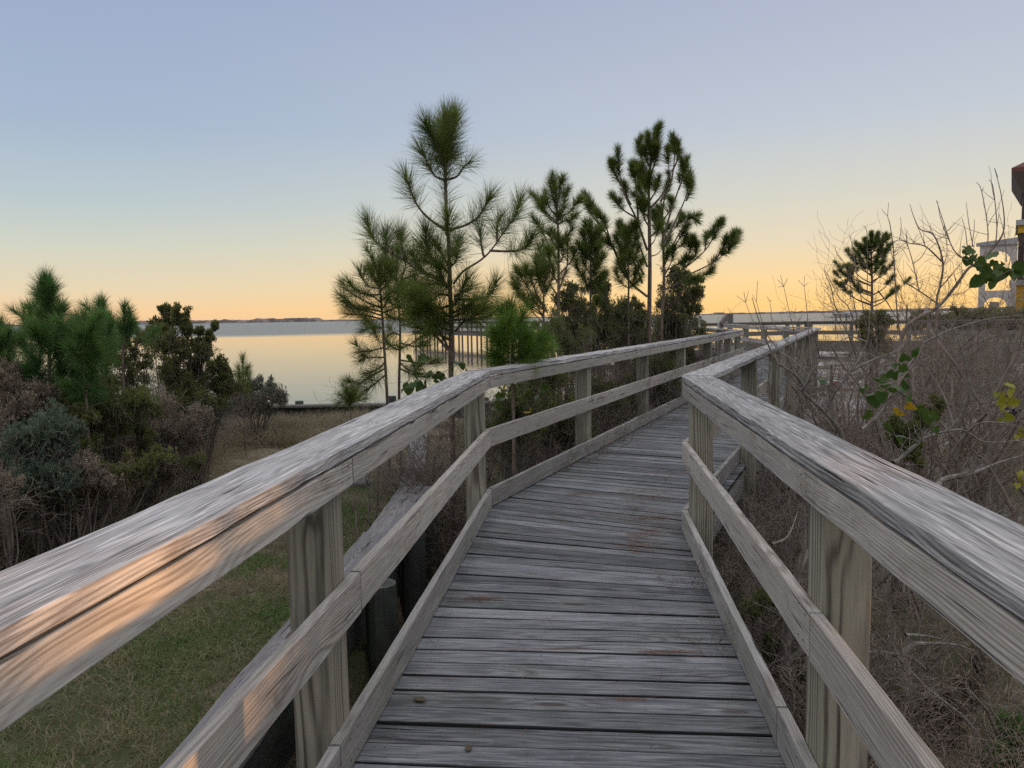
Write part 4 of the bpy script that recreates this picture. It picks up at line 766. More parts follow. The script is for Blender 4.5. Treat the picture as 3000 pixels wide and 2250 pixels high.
bush('broad olive leaved shrub with a stepped top, right of the left pines', 1, [(1075, 450, 38), (1060, 520, 65), (1030, 590, 80), (1210, 510, 42), (1220, 580, 55), (1090, 670, 100), (1200, 700, 100), (1385, 560, 28), (1370, 620, 38), (1310, 700, 60), (1320, 800, 90), (1420, 830, 55), (1480, 860, 30), (1230, 860, 120), (1070, 820, 100), (1400, 900, 80), (1500, 930, 70), (1280, 990, 130), (1110, 950, 110), (1000, 660, 50), (1380, 1010, 110), (1150, 1060, 110)], 9.0, (1180, 1200), M_LEAF, leaf=.033, dens=.9, twigs=1.4)
bush('thin see through shrub between the left pines and the broad wax myrtle', 1, [(830, 620, 60), (880, 700, 55), (790, 700, 60), (860, 800, 70), (760, 800, 60), (900, 880, 70), (830, 900, 70), (740, 920, 70), (960, 780, 40), (930, 600, 40)], 8.2, (850, 1150), M_LEAF, leaf=.032, dens=.4, twigs=.8)
bush('fine twigged grey bush at the water edge, right of the tiny thin pine', 1, [(1700, 960, 75), (1790, 1000, 60), (1620, 980, 60), (1740, 1030, 70), (1660, 1040, 80), (1560, 1000, 70), (1640, 920, 45), (1750, 930, 40), (1830, 1040, 40), (1500, 1040, 80), (1580, 1060, 80)], 13., (1650, 1120), M_LEAF_G, leaf=.02, dens=.5, twigs=2.)
bush('teal green rounded bush low at the left edge', 1, [(150, 1450, 150), (330, 1420, 160), (470, 1400, 120), (100, 1340, 110), (430, 1290, 120), (250, 1270, 130), (240, 1540, 140), (430, 1540, 120)], 6.0, (280, 1650), M_LEAF_G, leaf=.03, dens=1.5, asp=.3, twigs=2.)
bush('brown tangled bush speckled with pale seed heads, left of the sandy path', 1, [(700, 1320, 170), (950, 1250, 160), (1000, 1400, 170), (800, 1500, 190), (1150, 1380, 140), (1100, 1180, 140), (1200, 1270, 120), (1300, 1180, 110), (1060, 1520, 130)], 7.8, (900, 1650), M_DRY, leaf=.026, dens=.8, fluff=.5, asp=.3, twigs=2.4)
bush('dark tangled undergrowth beneath the left pines', 1, [(450, 1100, 150), (620, 1130, 150), (650, 1000, 120), (780, 1080, 130), (300, 1080, 140), (500, 960, 130), (350, 960, 120), (900, 1050, 110), (820, 1200, 130), (560, 1240, 130)], 7.0, (550, 1650), M_LEAF_D, leaf=.034, dens=.9, twigs=2.2)
bush('russet brown dry bush at the far left edge below the cut pine', 1, [(60, 1180, 130), (200, 1150, 130), (60, 1030, 120), (250, 1030, 110), (-30, 1300, 120), (120, 920, 90), (-30, 900, 100)], 6.4, (80, 1650), M_DRY, leaf=.028, dens=.9, twigs=2.4)
bush('brown bush with pale fluffy seeds at the lower left beside the lawn', 1, [(600, 1580, 150), (80, 1600, 110), (750, 1640, 120), (300, 1660, 120), (450, 1640, 110), (160, 1700, 110), (560, 1480, 90)], 6.0, (500, 1750), M_DRY, leaf=.026, dens=.8, fluff=.6, asp=.3, twigs=2.2)
bush('reddish pink dry weeds at the left edge in front of the teal bush', 1, [(30, 1560, 70), (-60, 1500, 90), (60, 1660, 80), (-40, 1620, 80)], 5.4, (20, 1800), M_DRY, leaf=.02, dens=1.2)
bush('mixed green leafy bush low in front of the left pines', 1, [(480, 1270, 100), (380, 1190, 100), (560, 1370, 90), (300, 1200, 90), (450, 1130, 90), (180, 1230, 90), (640, 1120, 80), (520, 1180, 90)], 6.5, (430, 1650), M_LEAF, leaf=.03, dens=.8, twigs=1.4)
bush('olive green weeds closing the thicket down to the lawn at the lower left', 1, [(300, 1620, 100), (480, 1560, 90), (640, 1500, 90), (780, 1560, 100), (140, 1720, 100), (380, 1730, 90), (900, 1500, 90), (1040, 1420, 70)], 6.2, (450, 1780), M_LEAF, leaf=.028, dens=.7, twigs=1.4)
bush('grey green bush between the broad leafy shrub and the sandy path', 1, [(1330, 1130, 80), (1420, 1080, 70), (1240, 1230, 80), (1180, 1320, 80), (1300, 1290, 60)], 9.0, (1250, 1400), M_LEAF_G, leaf=.024, dens=.7, twigs=1.6)
bush('green feathery shrub between the pines and the seed headed brown bush', 1, [(640, 1250, 80), (700, 1200, 60), (620, 1340, 60), (1230, 1480, 60), (1280, 1420, 50)], 7.2, (660, 1500), M_LEAF, leaf=.03, dens=1., asp=.15)
# middle shrubs behind the second rail section
bush('dense dark evergreen shrub beneath the medium pine', 3, [(570, 1120, 55), (620, 1190, 70), (550, 1250, 70), (640, 1290, 80), (560, 1370, 80), (650, 1400, 90), (480, 1330, 60), (470, 1420, 80), (500, 1200, 45), (420, 1380, 60)], 12.4, (570, 1650), M_LEAF_D, leaf=.04, dens=.55)
bush('dark evergreen shrub under the narrow small pine, centre of the thicket', 3, [(720, 1170, 70), (770, 1130, 45), (760, 1240, 70), (740, 1330, 80), (780, 1410, 90), (830, 1300, 50), (690, 1090, 40), (700, 1440, 90)], 12.9, (740, 1650), M_LEAF_D, leaf=.04, dens=.55)
bush('olive evergreen shrub left of the tallest far pine trunk', 3, [(890, 1230, 50), (950, 1220, 50), (920, 1300, 75), (880, 1380, 80), (960, 1370, 80), (850, 1450, 90), (1000, 1310, 45), (940, 1450, 90), (1010, 1420, 60)], 13.4, (920, 1650), M_LEAF, leaf=.038, dens=.5)
bush('small leaved evergreen with sprays reaching right, beyond the tallest far pine', 3, [(1180, 1090, 65), (1240, 1070, 60), (1290, 1080, 55), (1150, 1180, 70), (1230, 1180, 80), (1330, 1120, 30), (1360, 1080, 22), (1200, 1280, 70), (1300, 1240, 35), (1340, 1250, 22), (1150, 1310, 60), (1100, 1240, 50), (1340, 1160, 28), (1250, 1320, 35), (1110, 1380, 60), (1180, 1380, 50), (1270, 1260, 40), (1230, 1020, 35), (1180, 1010, 30)], 15.5, (1180, 1650), M_LEAF, leaf=.042, dens=.5)
def twig_proto(seed, stems=7, lev=4, spread=.5, jit=.28, dens=1.):
    r = random.Random(seed); out = []
    def grow(p, d, L, rad_, l):
        n = 5; 
        for i in range(n):
            d2 = d+Vector((r.gauss(0, jit), r.gauss(0, jit), r.gauss(.06, jit*.7))); d2.normalize(); q = p+d2*(L/n)
            if q.z < .02: q.z = .02+r.random()*.05
            r2 = rad_*.86; out.append((tuple(p), tuple(q), rad_, r2)); p, d, rad_ = q, d2, r2
            if l < lev and r.random() < .78*dens:
                a = r.uniform(0, 6.28); s_ = r.uniform(.5, 1.1); e = d.orthogonal().normalized(); e.rotate(Matrix.Rotation(a, 3, d)); c_ = (d+e*s_).normalized()
                grow(p, c_, L*r.uniform(.4, .72), rad_*.62, l+1)
    for k in range(stems):
        a = r.uniform(0, 6.28); s_ = r.uniform(.05, spread*1.6); grow(Vector((math.cos(a)*.05, math.sin(a)*.05, 0)), Vector((math.cos(a)*s_, math.sin(a)*s_, 1)).normalized(), r.uniform(.6, .95), .013, 0)
    return out
PROTOS = []
def bare(label, x, y, h, w=1., rot=None, proto=None, group='bare shrubs right of the boardwalk', mat=None, z=None, cat='bare shrub', rk=1., lev=4, stems=7, root_=None):
    z = float(ground_z(x, y)) if z is None else z
    if proto is None:
        sg = twig_proto(int(x*100+y*7), stems, lev); A = np.array([s_[0] for s_ in sg]); B = np.array([s_[1] for s_ in sg]); ra = np.array([s_[2] for s_ in sg]); rb = np.array([s_[3] for s_ in sg])
        A = A*h; B = B*h; f = max(.8, y/9)*rk; thick = ra > .0052
        root = empty('bare_shrub', (x, y, z), label, cat, group); loc = np.array((x, y, z))
        segs_mesh('stems', A[thick]+loc, B[thick]+loc, ra[thick]*h*.9, rb[thick]*h*.9, mat or M_TWIG, root, 5)
        segs_mesh('twigs', A[~thick]+loc, B[~thick]+loc, np.maximum(ra[~thick]*h*.5, .0016*f), np.maximum(rb[~thick]*h*.45, .0011*f), mat or M_TWIG, root, 3)
    else:
        root = empty('bare_shrub', (x, y, z), label, cat, group)
        for ch in proto.children:
            c_ = ch.copy(); S.collection.objects.link(c_); c_.parent = root
        root.scale = (w*h, w*h, h)
    root.rotation_euler = (0, 0, random.uniform(0, 6.28) if rot is None else rot); root.scale = (w, w, 1) if proto is None else root.scale
    return root
MASS = 'bare brown shrub, one of many tangled together right of the boardwalk'
random.seed(5)
def rx(y): return float(np.interp(y, [RP[0][1], RP[1][1], RP[2][1], RP[3][1]], [RP[0][0], RP[1][0], RP[2][0], RP[3][0]]))
protos = []
spots = []
for i in range(9): spots.append((rx(2+i*.9)+1.0+random.uniform(-.1, .5), 2.2+i*.95, random.uniform(.8, 1.05)))
for y in np.arange(3.2, 24, 1.1):
    x = rx(y)+1.5+random.uniform(0, .8)
    while x < y*.72+2.2:
        q = x/y; open_ = (y > 9 and .34 < q < .50)          # sandy opening seen beyond the posts
        hh = .92 if q < .5 else 1.0 if q < .56 else 1.15
        if not (open_ and random.random() < .8) and random.random() < .86: spots.append((x+random.uniform(-.4, .4), y+random.uniform(-.5, .5), hh*random.uniform(.85, 1.12)*(1.+.006*y)))
        x += random.uniform(1.0, 1.6)
for k, (x, y, h) in enumerate(spots):
    if k % 12 < 2 or k < 5:
        b_ = bare(MASS, x, y, h, mat=(M_LIMB if k % 12 == 1 or k == 3 else M_DRYT if k % 3 == 0 else M_TWIG), lev=3 if k % 12 == 1 else 4, stems=9 if k % 12 == 1 else 7); b_.scale = (1, 1, 1); protos.append((b_, h, y))
    else:
        near_ = [p for p in protos if abs(p[2]-y) < 8] or protos; p_, ph, _ = random.choice(near_); s_ = h/ph
        b_ = bare(MASS, x, y, h, proto=p_); b_.scale = (s_*random.uniform(.9, 1.25), s_*random.uniform(.9, 1.25), s_)
print('bare shrubs', len(spots))
# the big leaning bare limbs at the right, with a vine
def limbs(label, traces, c, Y, r0, mat, base=None, name='bare_tree', cat='bare tree', kmin=.0035, tw=26, dy=0.):
    root = empty(name, tuple(P(*cp(c, *base), Y)) if base else tuple(P(*cp(c, *(traces[0][0][0] if isinstance(traces[0], tuple) else traces[0][0])), Y)), label, cat); tr = Tubes(); A = []; B = []; R0 = []; R1 = []
    for i, t in enumerate(traces):
        r = r0; pts = t
        if isinstance(t, tuple): pts, r = t
        d_ = random.uniform(-.4, .4)+dy; w_ = W3(c, pts, Y, d_); tr.add(w_, r, kmin*.5, 6, 5); sp_ = smooth_pts(w_, 5)
        for q in range(int(tw*min(1.4, max(0, (len(pts)-3)*.3))) if r > .0045 else 0):
            k = random.randrange(1, max(2, int(len(sp_)*.62))); p = sp_[k]; d = np.array((random.gauss(0, .6), random.gauss(0, .6), random.uniform(.0, .9))); d /= np.linalg.norm(d); L = random.uniform(.08, .32); rr2 = .003
            for z in range(4):
                d = d+np.array((random.gauss(0, .18), random.gauss(0, .18), random.gauss(.05, .1))); d /= np.linalg.norm(d); q2 = p+d*L/4; A.append(p); B.append(q2); R0.append(rr2); R1.append(rr2*.8); rr2 *= .8; p = q2
    tr.build('limbs', mat, root)
    if A: segs_mesh('twigs', A, B, R0, R1, mat, root, 3)
    return root
limbs('tall bare sapling whose long limbs sweep up to the right edge, before the arched wall', [([(1040, 2150), (1100, 1640), (1400, 1430), (1560, 1250), (1700, 1060), (1830, 980), (1990, 790), (2030, 640), (2000, 380), (1940, 140)], .016), ([(1830, 980), (1880, 750), (1820, 350), (1770, 265)], .006), ([(1820, 350), (1840, 310)], .003), ([(1700, 1000), (1560, 890), (1470, 640), (1400, 430)], .006), ([(1560, 890), (1500, 760), (1440, 600), (1410, 440)], .005), ([(1950, 830), (1960, 640), (1925, 310), (1885, 240)], .005), ([(1740, 860), (1700, 640), (1677, 450)], .005), ([(1690, 900), (1670, 720), (1637, 600)], .004), ([(1730, 860), (1750, 700), (1753, 610)], .004), ([(1940, 140), (1970, 220)], .003), ([(2050, 1000), (2030, 750), (1978, 550)], .004), ([(2070, 1050), (2110, 850), (2140, 700)], .004)], 6, 6.0, .01, M_TWIG, tw=14, dy=.3)
limbs('arching bare sapling with a long bow shaped limb, right of the lone pine', [([(1420, 2100), (1400, 1430), (1440, 1200), (1460, 1000), (1380, 760), (1250, 700), (1190, 580), (1155, 465)], .012), ([(1440, 1410), (1240, 1270), (1100, 1180), (1030, 1050)], .007), ([(1450, 1000), (1300, 860), (1150, 830), (1060, 800), (1000, 830)], .007), ([(1060, 800), (1075, 680), (1068, 590)], .004), ([(1460, 1050), (1500, 900), (1470, 640)], .005), ([(1300, 860), (1260, 760), (1220, 660)], .004), ([(1240, 1270), (1180, 1000), (1130, 820), (1128, 700)], .005), ([(1430, 1250), (1560, 1100), (1640, 1000)], .006), ([(1180, 1020), (1260, 960), (1330, 840)], .004)], 6, 7.0, .01, M_TWIG, tw=20)
limbs('slender bare sapling with a forked tip just behind the lone pine crown', [([(1100, 1900), (1040, 1500), (1010, 1000), (1000, 860), (970, 650), (950, 580), (960, 450)], .008), ([(950, 580), (920, 550), (895, 510)], .003), ([(1010, 1000), (980, 880), (1080, 880), (1150, 1000)], .004), ([(860, 1270), (960, 1400), (1100, 1640)], .008)], 6, 8.0, .008, M_TWIG, tw=18)
limbs('cluster of thin bare whips left of the lone pine', [([(700, 1900), (480, 1460), (430, 1250), (372, 1110), (370, 1030)], .006), ([(720, 1850), (600, 1450), (500, 1330), (405, 1150), (372, 1080)], .006), ([(520, 1500), (420, 1350), (388, 1285)], .004), ([(520, 990), (480, 930), (460, 855)], .003), ([(700, 1700), (600, 1200), (540, 1000), (480, 930)], .005), ([(750, 1600), (620, 850), (595, 770)], .004), ([(760, 1300), (760, 760), (720, 665)], .004), ([(480, 1460), (400, 1400), (320, 1365)], .003)], 6, 7.5, .006, M_TWIG, tw=12)
# thin forked stalks in front of the far walkway (traced in crop 5)
for k, (pts, fork, Y, lab) in enumerate((
 ([(1600, 1180), (1330, 830), (1200, 640), (1120, 500), (1050, 320)], [(955, 245), (1030, 205), (1080, 190)], 6.5, 'first thin forked bare stalk right of the handrail post'),
 ([(1640, 1100), (1300, 700), (1220, 500), (1165, 310)], [(1120, 230), (1178, 85)], 6.8, 'second thin forked bare stalk right of the handrail post'),
 ([(1700, 1000), (1360, 560), (1325, 400), (1310, 310)], [(1280, 255), (1328, 290)], 7.2, 'short forked bare stalk, third from the handrail post'),
 ([(1720, 1050), (1600, 700), (1540, 500), (1460, 145)], [(1395, 70), (1425, 25), (1500, 60), (1400, 150)], 6.6, 'tall bare stalk with a four pronged tip above the horizon'),
 ([(1760, 1000), (1725, 560), (1700, 300), (1680, 145)], [(1615, 75), (1685, 30), (1728, 100)], 6.9, 'tall bare stalk with a three pronged tip, rightmost of the forked stalks'))):
    limbs(lab, [(pts, .005)]+[([pts[-1], f], .0022) for f in fork], 5, Y, .005, M_TWIG, name='bare_stalk', cat='stalk', tw=0)
limbs('thick leaning branched shrub close behind the right railing', [([(760, 1300), (720, 1140), (600, 990), (430, 830), (440, 780), (500, 660), (560, 560), (590, 440)], .020), ([(440, 790), (350, 680), (220, 590), (130, 420), (50, 200), (10, 60)], .010), ([(600, 1000), (650, 880), (700, 800), (820, 650), (940, 420), (960, 200)], .016), ([(820, 650), (1000, 560), (1200, 480), (1290, 330)], .010), ([(480, 700), (330, 560), (200, 480)], .007), ([(560, 560), (520, 400), (470, 280)], .006), ([(940, 420), (800, 380), (640, 460)], .006)], 7, 5.6, .012, M_LIMB, tw=30)
limbs('grey crooked branches lying low in the brush at the right edge', [([(1150, 1400), (1200, 1370), (1340, 1250), (1420, 1190), (1700, 1130), (1900, 1230), (2250, 1210)], .018), ([(1500, 1600), (1570, 1530), (1800, 1480), (2000, 1400), (2260, 1320)], .026), ([(900, 1130), (1040, 1000), (1130, 850), (1250, 640), (1330, 540), (1400, 430)], .012), ([(1640, 1100), (1760, 900), (1740, 600), (1640, 300)], .010), ([(1640, 1100), (1560, 850), (1420, 620)], .009), ([(1620, 1330), (1820, 1090), (2100, 1080)], .010), ([(1400, 430), (1600, 330), (1900, 240), (2212, 200)], .008)], 7, 5.0, .014, M_LIMB, tw=34)
limbs('gnarled grey trunk with a long drooping branch, beyond the nearest right post', [([(620, 1300), (620, 1000), (640, 760), (700, 480), (740, 300), (740, 60)], .036), ([(640, 1010), (780, 930), (900, 960), (1230, 960), (1420, 1010), (1550, 1170), (1700, 1350), (1800, 1460)], .020), ([(1340, 980), (1400, 910), (1500, 905), (1660, 910), (1770, 950)], .017), ([(700, 480), (820, 200), (790, 60), (720, -60)], .014), ([(1480, 1080), (1560, 980), (1700, 900)], .008), ([(540, 300), (640, 250), (700, 100)], .009), ([(1350, 850), (1500, 860), (1660, 900)], .011)], 8, 3.9, .02, M_LIMB, tw=16)
# undergrowth around: low dark brush left of the second rail section and under the right rail
random.seed(9)
def lx(y): return float(np.interp(y, [LP[0][1], LP[1][1], LP[2][1]], [LP[0][0], LP[1][0], LP[2][0]]))
lowp = []
LOWL = 'low dark twiggy bush, one of those crowding the foot of the left railing'
for k, y in enumerate(np.arange(6.7, 18.5, .62)):
    for j in range(2):
        x = lx(y)-.45-j*.8-random.uniform(0, .3); h = random.uniform(.75, 1.0)+.02*y
        if k % 6 == 0: b_ = bare(LOWL, x, y, h, group='low bushes along the left railing', mat=M_TWIG_D, cat='bush'); b_.scale = (1, 1, 1); lowp.append((b_, h))
        else: p_, ph = random.choice(lowp); b_ = bare(LOWL, x, y, h, proto=p_, group='low bushes along the left railing', cat='bush'); b_.scale = (h/ph,)*3
for k, (px, py, Y, r, m, lab) in enumerate(((1500, 1230, 8.0, 75, M_LEAF_D, 'dark leafy bush just beyond the corner post of the left railing'), (1640, 1210, 9.2, 75, M_LEAF, 'leafy bush seen under the top rail, left of the second post past the corner'), (1790, 1180, 10.8, 80, M_LEAF_D, 'dark leafy bush under the top rail between the second and third posts past the corner'), (1930, 1130, 12.6, 75, M_LEAF_D, 'dark evergreen bush filling the gap between the third and fourth posts past the corner'), (2040, 1080, 15.2, 60, M_LEAF, 'olive evergreen bush under the top rail near the far end of the left railing'), (1560, 1120, 9.5, 60, M_LEAF_D, 'dark leafy bush rising behind the top rail under the bright young pine'))):
    bush(lab, 0, [(px+random.uniform(-50, 50), py+random.uniform(-50, 60), r*random.uniform(.5, .8)) for _ in range(9)], Y, (px, py+200), m, leaf=.035, dens=.9, group=None)
for k, (x, y) in enumerate(((-.72, 6.6), (-.95, 7.6), (-1.0, 8.6), (-.5, 7.3))):
    p_, ph = lowp[0]; b_ = bare('small twiggy bush between the end of the retaining wall and the left railing corner', x, y, .8, proto=p_, group='bushes at the corner', cat='bush'); b_.scale = (.75, .75, .8)
lowr = []
for k in range(26):
    y = 1.3+k*.34; x = rx(y)+.42+random.uniform(0, .35); h = random.uniform(.45, .75)
    if k % 7 == 0: b_ = bare('small tangled bush crowding the foot of the right railing', x, y, h, group='low bushes along the right railing', mat=M_TWIG_D, cat='bush'); b_.scale = (1, 1, 1); lowr.append((b_, h))
    else: p_, ph = random.choice(lowr); b_ = bare('small tangled bush crowding the foot of the right railing', x, y, h, proto=p_, group='low bushes along the right railing', cat='bush'); b_.scale = (h/ph*1.3, h/ph*1.3, h/ph)
bush('dark green feathery plant in the lower right corner beyond the near post', 8, [(1950, 1400, 110), (2050, 1500, 120), (1880, 1560, 100), (1980, 1620, 110), (1800, 1640, 80)], 3.3, (1950, 1900), M_NEEDLE_B, leaf=.03, dens=.7, asp=.2)
bush('brown and green leafy weeds under the right railing beyond the near post', 8, [(1500, 1150, 90), (1650, 1250, 100), (1400, 1300, 90), (1550, 1420, 90), (1750, 1150, 80), (1350, 1500, 90), (1850, 950, 80)], 3.9, (1550, 1700), M_DRY, leaf=.03, dens=.5, twigs=1.2)
bush('dark weedy bush seen between the two right posts under the middle rail', 8, [(520, 950, 80), (680, 1100, 80), (700, 850, 70), (420, 700, 70), (560, 620, 60), (740, 1300, 70)], 4.0, (650, 1500), M_LEAF_D, leaf=.026, dens=.5, twigs=1.4)
bush('leafy green bush in the brush right of the toys, below the walkway', 7, [(1280, 1150, 70), (1200, 1220, 60), (1400, 1080, 60), (1150, 1100, 50), (1500, 950, 60), (1350, 1350, 60)], 5.6, (1280, 1700), M_LEAF, leaf=.04, dens=.35, asp=.5)
# taller thin shrubs rising above the brush against the sky
random.seed(33)
for k_, (q, y, h, lab) in enumerate(((.475, 9.5, 2.0, 'airy bare shrub just right of the lone pine, its tips against the sky'), (.53, 8.6, 2.2, 'airy bare shrub between the lone pine and the arched wall, nearer one'), (.57, 10.5, 2.4, 'airy bare shrub in front of the left edge of the arched wall'), (.505, 12.5, 2.3, 'airy bare shrub between the lone pine and the arched wall, farther one'), (.61, 9.0, 2.0, 'airy bare shrub low before the yellow building'), (.42, 11.0, 1.75, 'airy bare shrub just left of the lone pine'), (.55, 7.4, 2.35, 'airy bare shrub with high tips, right of the lone pine crown'), (.49, 7.0, 1.95, 'airy bare shrub close beyond the vine with dark leaves'), (.60, 7.8, 2.5, 'airy bare shrub whose tips cross the arches'), (.515, 15.5, 2.7, 'airy bare shrub far back before the walkway railing'), (.64, 6.4, 2.1, 'airy bare shrub at the right edge under the green vine'), (.45, 8.0, 1.7, 'airy bare shrub below the lone pine crown'))):
    bare(lab, q*y, y, h, group='tall airy bare shrubs', lev=3, stems=6)
# weeds and dead stems that close the thicket at the left down to the lawn
wp = []
for k_ in range(24):
    y = random.uniform(4.6, 13); xl = -4.0-.12*max(0, y-8) if y < 9 else -4.1-.2*(y-9); x = random.uniform(-.78*y-.5, xl)
    if x > xl: continue
    h = random.uniform(.7, 1.15)
    if len(wp) < 5: b_ = bare('dead brown weed bush, one of many in the thicket left of the lawn', x, y, h, group='weed bushes left of the lawn', mat=M_TWIG_D, cat='weed bush'); b_.scale = (1, 1, 1); wp.append((b_, h))
    else: p_, ph = random.choice(wp); b_ = bare('dead brown weed bush, one of many in the thicket left of the lawn', x, y, h, proto=p_, group='weed bushes left of the lawn', cat='weed bush'); b_.scale = (h/ph*1.2, h/ph*1.2, h/ph)
# ---- unseen evergreen shrubs added right of the view to dapple the low sun
random.seed(21)
def dapple_bush(x, y, top, r, lab):
    root = empty('leafy_shrub', (x, y, float(ground_z(x, y))), lab, 'shrub'); A = []; B = []; LP_ = []; LD = []
    b0 = np.array((x, y, float(ground_z(x, y)))); tr = Tubes()
    for k in range(16):
        c_ = np.array((x+random.gauss(0, r*.5), y+random.gauss(0, r*.6), random.uniform(.2, top-.2))); tr.add([b0, (b0+c_)/2+np.array((0, 0, -.1)), c_], .015, .004, 5, 3); n = 60
        U = RG.normal(size=(n, 3)); E = c_+U*.16; A.append(np.repeat(c_[None], n, 0)+U*.03); B.append(E); k_ = RG.integers(0, n, n*6); LP_.append(c_+U[k_]*RG.uniform(.03, .17, n*6)[:, None]); d = U[k_]+RG.normal(size=(n*6, 3))*.6; LD.append(d/np.linalg.norm(d, axis=1)[:, None])
    tr.build('stems', M_TWIG_D, root); A = np.concatenate(A); B = np.concatenate(B); segs_mesh('twigs', A, B, np.full(len(A), .003), np.full(len(A), .0015), M_TWIG_D, root)
    LP_ = np.concatenate(LP_); LD = np.concatenate(LD); V, Q = leaves_arr(LP_, LD, .045*RG.uniform(.6, 1.2, len(LP_)), .3, .4); np_mesh('leaves', V, Q, None, [M_LEAF], root, False, RG.random(len(LP_)))
dapple_bush(5.6, 3.35, 1.75, .5, 'unseen leafy evergreen shrub added right of the near railing to dapple the low sun')
dapple_bush(5.0, 2.5, 1.5, .4, 'low unseen evergreen shrub added on the right to dapple sun, nearest the viewer')
dapple_bush(6.4, 5.0, 1.9, .45, 'second unseen evergreen shrub added on the right to dapple sun, behind the first')
# more evergreen growth between and behind the pines
for k_, (Y, m, bl, lab) in enumerate((
 (10.4, M_LEAF_D, [(1590, 1000, 50), (1640, 940, 45), (1600, 1080, 60), (1680, 1010, 55), (1660, 1080, 60), (1560, 1120, 50)], 'dark evergreen bush right of the bright young pine, behind the top rail'),
 (14.2, M_LEAF, [(1700, 880, 40), (1750, 930, 50), (1690, 960, 50), (1780, 990, 50), (1720, 1040, 50), (1800, 900, 34)], 'olive bush rising above the horizon between the two narrow small pines'),
 (14.8, M_LEAF_D, [(1820, 930, 42), (1860, 900, 34), (1850, 980, 50), (1810, 1020, 45), (1890, 1000, 40)], 'dark evergreen bush touching the trunk of the tallest far pine from the left'),
 (16.0, M_LEAF, [(1960, 900, 45), (2000, 860, 40), (1950, 960, 45), (2010, 930, 45), (2040, 890, 30), (1980, 1000, 45), (2030, 970, 30)], 'olive evergreen bush filling the base of the wide spreading pine'))):
    bush(lab, 0, bl, Y, (bl[0][0]+40, 1200), m, leaf=.04, dens=.55)
# ---------------------------------------------------------------- vine leaves and berries
def vine_leaf_mesh(name, spots, mat, parent):
    V = []; T = []
    out = [(0, 0), (.28, -.16), (.52, .02), (.50, .32), (.30, .68), (0, 1.), (-.30, .68), (-.50, .32), (-.52, .02), (-.28, -.16)]
    for (p, s_) in spots:
        d = np.array((random.gauss(0, .6), random.gauss(0, .6), random.gauss(-.5, .5))); d /= np.linalg.norm(d); u = np.cross(d, (random.random(), random.random(), random.random())); u /= np.linalg.norm(u); n_ = np.cross(d, u); o = len(V)
        V.append(p+d*s_*.4-n_*s_*.08)
        for a_, b_ in out: V.append(p+u*a_*s_+d*b_*s_+n_*s_*(.35*a_*a_+.1*math.sin(b_*3)))
        for i in range(10): T.append((o, o+1+i, o+1+(i+1) % 10))
    return np_mesh(name, V, None, T, [mat], parent, True)
random.seed(3)
def vl(c, lst, Y, sp=.25):
    lst = list(lst)+[(x+random.gauss(0, 26), y+random.gauss(0, 26), s_*random.uniform(.5, .8)) for (x, y, s_) in lst]; return [(P(*cp(c, x, y), Y+random.uniform(-sp, sp)), s_*Y/5) for (x, y, s_) in lst]
vr = empty('vine', tuple(P(*cp(7, 1200, 700), 4.4)), 'climbing vine with dark green and yellow leaves hanging in the brush above the right rail', 'vine')
vs = Tubes(); vs.add(W3(7, [(1380, 480), (1330, 590), (1250, 680), (1130, 860), (1050, 960), (930, 1110)], 4.4), .006, .004, 5); vs.add(W3(7, [(1250, 680), (1180, 740), (1050, 780), (1000, 800)], 4.4), .003, .002, 4); vs.build('stem', M_TWIG, vr)
vine_leaf_mesh('leaves', vl(7, [(1250, 570, .07), (1200, 620, .07), (1190, 680, .08), (1140, 710, .08), (1080, 730, .08), (1040, 800, .10), (1000, 850, .10), (1130, 760, .08), (1350, 500, .06), (1270, 790, .08), (1290, 850, .07), (930, 1010, .07), (1450, 1000, .09), (1480, 1040, .08), (1400, 960, .07), (1220, 1180, .07), (1100, 1080, .07), (900, 800, .04)], 4.4), M_VINE, vr)
vine_leaf_mesh('yellow_leaves', vl(7, [(1270, 920, .07), (1200, 980, .06)], 4.3, .05), M_VINE_Y, vr)
v2 = empty('vine', tuple(P(2960, 1150, 4.2)), 'yellowing vine with black berries hanging at the right edge beside the building', 'vine')
vs = Tubes(); vs.add(W3(7, [(2050, 700), (2090, 850), (2120, 1000), (2180, 1200), (2200, 1550)], 4.2), .004, .003, 5); vs.build('stem', M_TWIG, v2)
M_VYG = leafmat('vine_leaves_yellow_green', (.22, .24, .02), (.42, .34, .03), .4)
vine_leaf_mesh('leaves', vl(7, [(2100, 760, .07), (2120, 800, .07), (2060, 870, .06), (2050, 900, .06), (2150, 900, .06), (2050, 980, .07), (2060, 1020, .06), (2190, 1120, .05), (2170, 1160, .05), (2190, 1480, .06), (2200, 1540, .06), (1990, 830, .04)], 4.2), M_VYG, v2)
M_BERRY = plain('black_berries', (.012, .010, .018), .3)
V = []; Q = []
for k in range(16):
    c_ = P(*cp(7, 2130+random.gauss(0, 28), 1000+random.gauss(0, 30)), 4.2+random.uniform(-.03, .03)); r_ = .006; o = len(V)
    for th in range(1, 5):
        for j in range(7): V.append(c_+r_*np.array((math.sin(th*.63)*math.cos(j*.9), math.sin(th*.63)*math.sin(j*.9), math.cos(th*.63))))
    for th in range(3):
        for j in range(7): Q.append((o+th*7+j, o+th*7+(j+1) % 7, o+th*7+7+(j+1) % 7, o+th*7+7+j))
np_mesh('berries', V, Q, None, [M_BERRY], v2, True)
v3_ = empty('vine', tuple(P(2900, 800, 5.8)), 'green vine leaves strung on a bare limb before the arched wall', 'vine')
vs = Tubes(); vs.add(W3(6, [(1700, 870), (1720, 960), (1850, 990), (1930, 1150), (2060, 1090), (2212, 1030)], 5.8), .004, .003, 5); vs.build('stem', M_TWIG, v3_)
